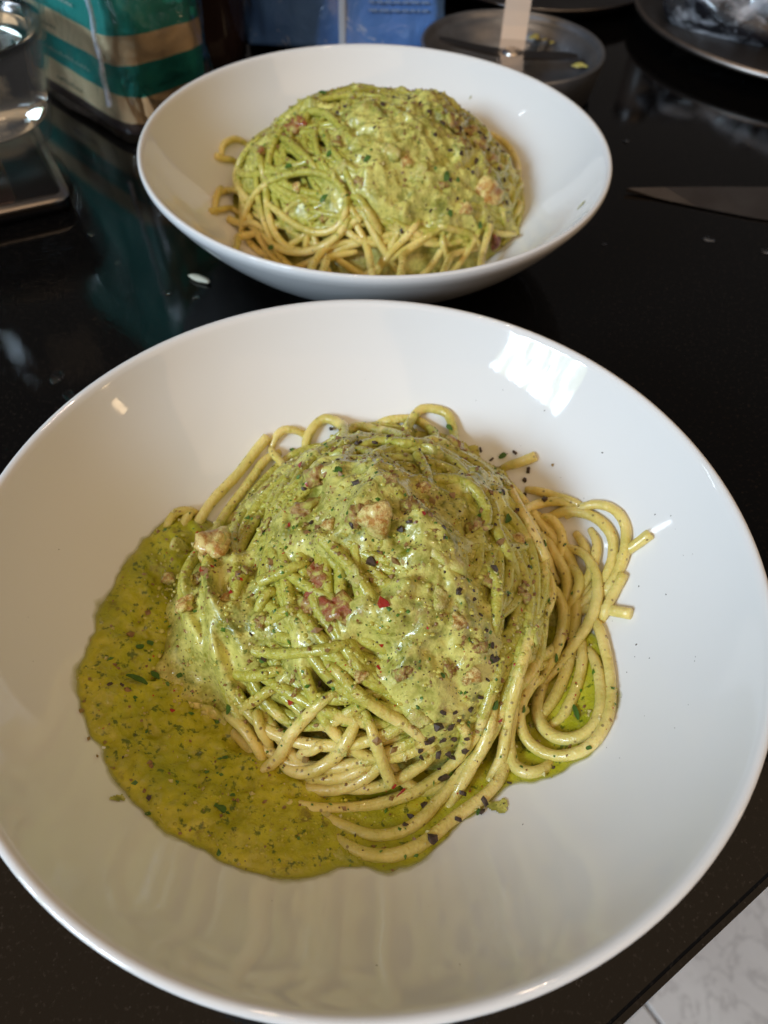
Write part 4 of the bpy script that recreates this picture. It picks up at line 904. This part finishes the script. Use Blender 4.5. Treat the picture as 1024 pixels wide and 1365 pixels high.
fb = tag(link('film_bundle', lump_mesh('film_bundle', 130, (1.25, .8, .62), .22, 5), m_crumple()), 'crumpled dark shiny plastic bundle lying on the steel platter', 'plastic bag')
fb.location = W(2.42, 5.72, .0135+.021); fb.scale = (.125, .125, .085); fb.rotation_euler = (0, 0, math.radians(-24))
tin = thing('small_tin', 'small dull brown tin standing on the left of the steel platter', 'tin', W(1.86, 6.30, .0143))
link('tin_body', lathe_mesh('tin_body', [(0, 0), (.0125, 0), (.0135, .001), (.0135, .05), (.0125, .051), (0, .051)], 48), m_simple('dull_brown', (.10, .075, .06), .4, 0, (.08, .055, .045), 40), tin)
link('tin_lid', lathe_mesh('tin_lid', [(0, .0512), (.0138, .0512), (.0142, .052), (.0142, .058), (.0135, .059), (0, .059)], 48), M['dark_steel'], tin)

# --- knife
kn = thing('kitchen_knife', 'broad steel kitchen knife lying on the black counter at the right', 'knife', W(1.18, 3.68), math.radians(-1))
bm = bmesh.new()
top = [(0, 0), (.02, .0030), (.045, .0062), (.075, .0090), (.11, .0108), (.15, .0112)]; bot = [(.0, 0), (.015, -.0045), (.035, -.0110), (.06, -.0180), (.085, -.0230), (.115, -.0262), (.15, -.0268)]
out = top+bot[:0:-1]
up = [bm.verts.new((x, y, .0020+.0010*(1 if i < len(top) else -1))) for i, (x, y) in enumerate(out)]; dn = [bm.verts.new((x, y, .0008)) for x, y in out]
bm.faces.new(up); bm.faces.new(dn[::-1])
for i in range(len(out)): bm.faces.new((dn[i], dn[(i+1) % len(out)], up[(i+1) % len(out)], up[i]))
bmesh.ops.triangulate(bm, faces=[f for f in bm.faces if len(f.verts) > 4])
link('blade', bm_mesh('blade', bm), M['blade'], kn, smooth=False)
hd = link('handle', box_mesh('handle', .11, .022, .016, .005, 3), M['black'], kn); hd.location = (.206, -.003, .0085)

# --- crumbs, drops and a wet trail on the counter
crumb = tag(link('cheese_shaving', lump_mesh('cheese_shaving', 140, (1, .34, .25), .10), M['crumb']), 'pale elongated crumb on the black counter left of the back bowl', 'crumb')
crumb.location = W(-.865, 2.76, .0012); crumb.scale = (.0115,)*3; crumb.rotation_euler = (0, 0, math.radians(-24))
for k, (x, y, r, lab) in enumerate([(-.99, 2.66, .0017, 'clear water drop on the counter left of the pale crumb'), (-.86, 2.64, .0013, 'tiny clear drop on the counter just below the pale crumb'), (-1.26, 2.86, .0012, 'small drop on the counter in front of the steel rimmed slab'),
        (-1.30, 2.10, .0030, 'wide flat water drop on the counter left of the foreground bowl'), (-1.22, 2.00, .0026, 'oblong water drop on the counter nearest the foreground bowl rim'), (1.52, 3.28, .0022, 'water drop on the counter just below the knife blade'), (1.78, 3.20, .0024, 'water drop on the counter below the knife, near the right edge'), (1.28, 4.25, .0018, 'water drop on the bare counter between the back bowl and platter'), (1.0, 3.2, .0012, 'tiny water drop on the counter beside the back bowl rim')]):
    o = tag(link('water_drop', DROP[k % 3], M['water']), lab, 'water drop', 'water drops on the counter'); o.location = W(x, y, .0002); o.scale = (r*1.3, r*.9, r*.7); o.rotation_euler = (0, 0, .6*k)
ob = tag(link('oil_drop', DROP[1], m_simple('golden_oil', (.45, .25, .07), .1, 0, None, 1, 0, Coat=.5)), 'golden oil drop on the counter in front of the steel rimmed slab', 'oil drop'); ob.location = W(-1.44, 3.08, .0002); ob.scale = (.0017, .0017, .0012)
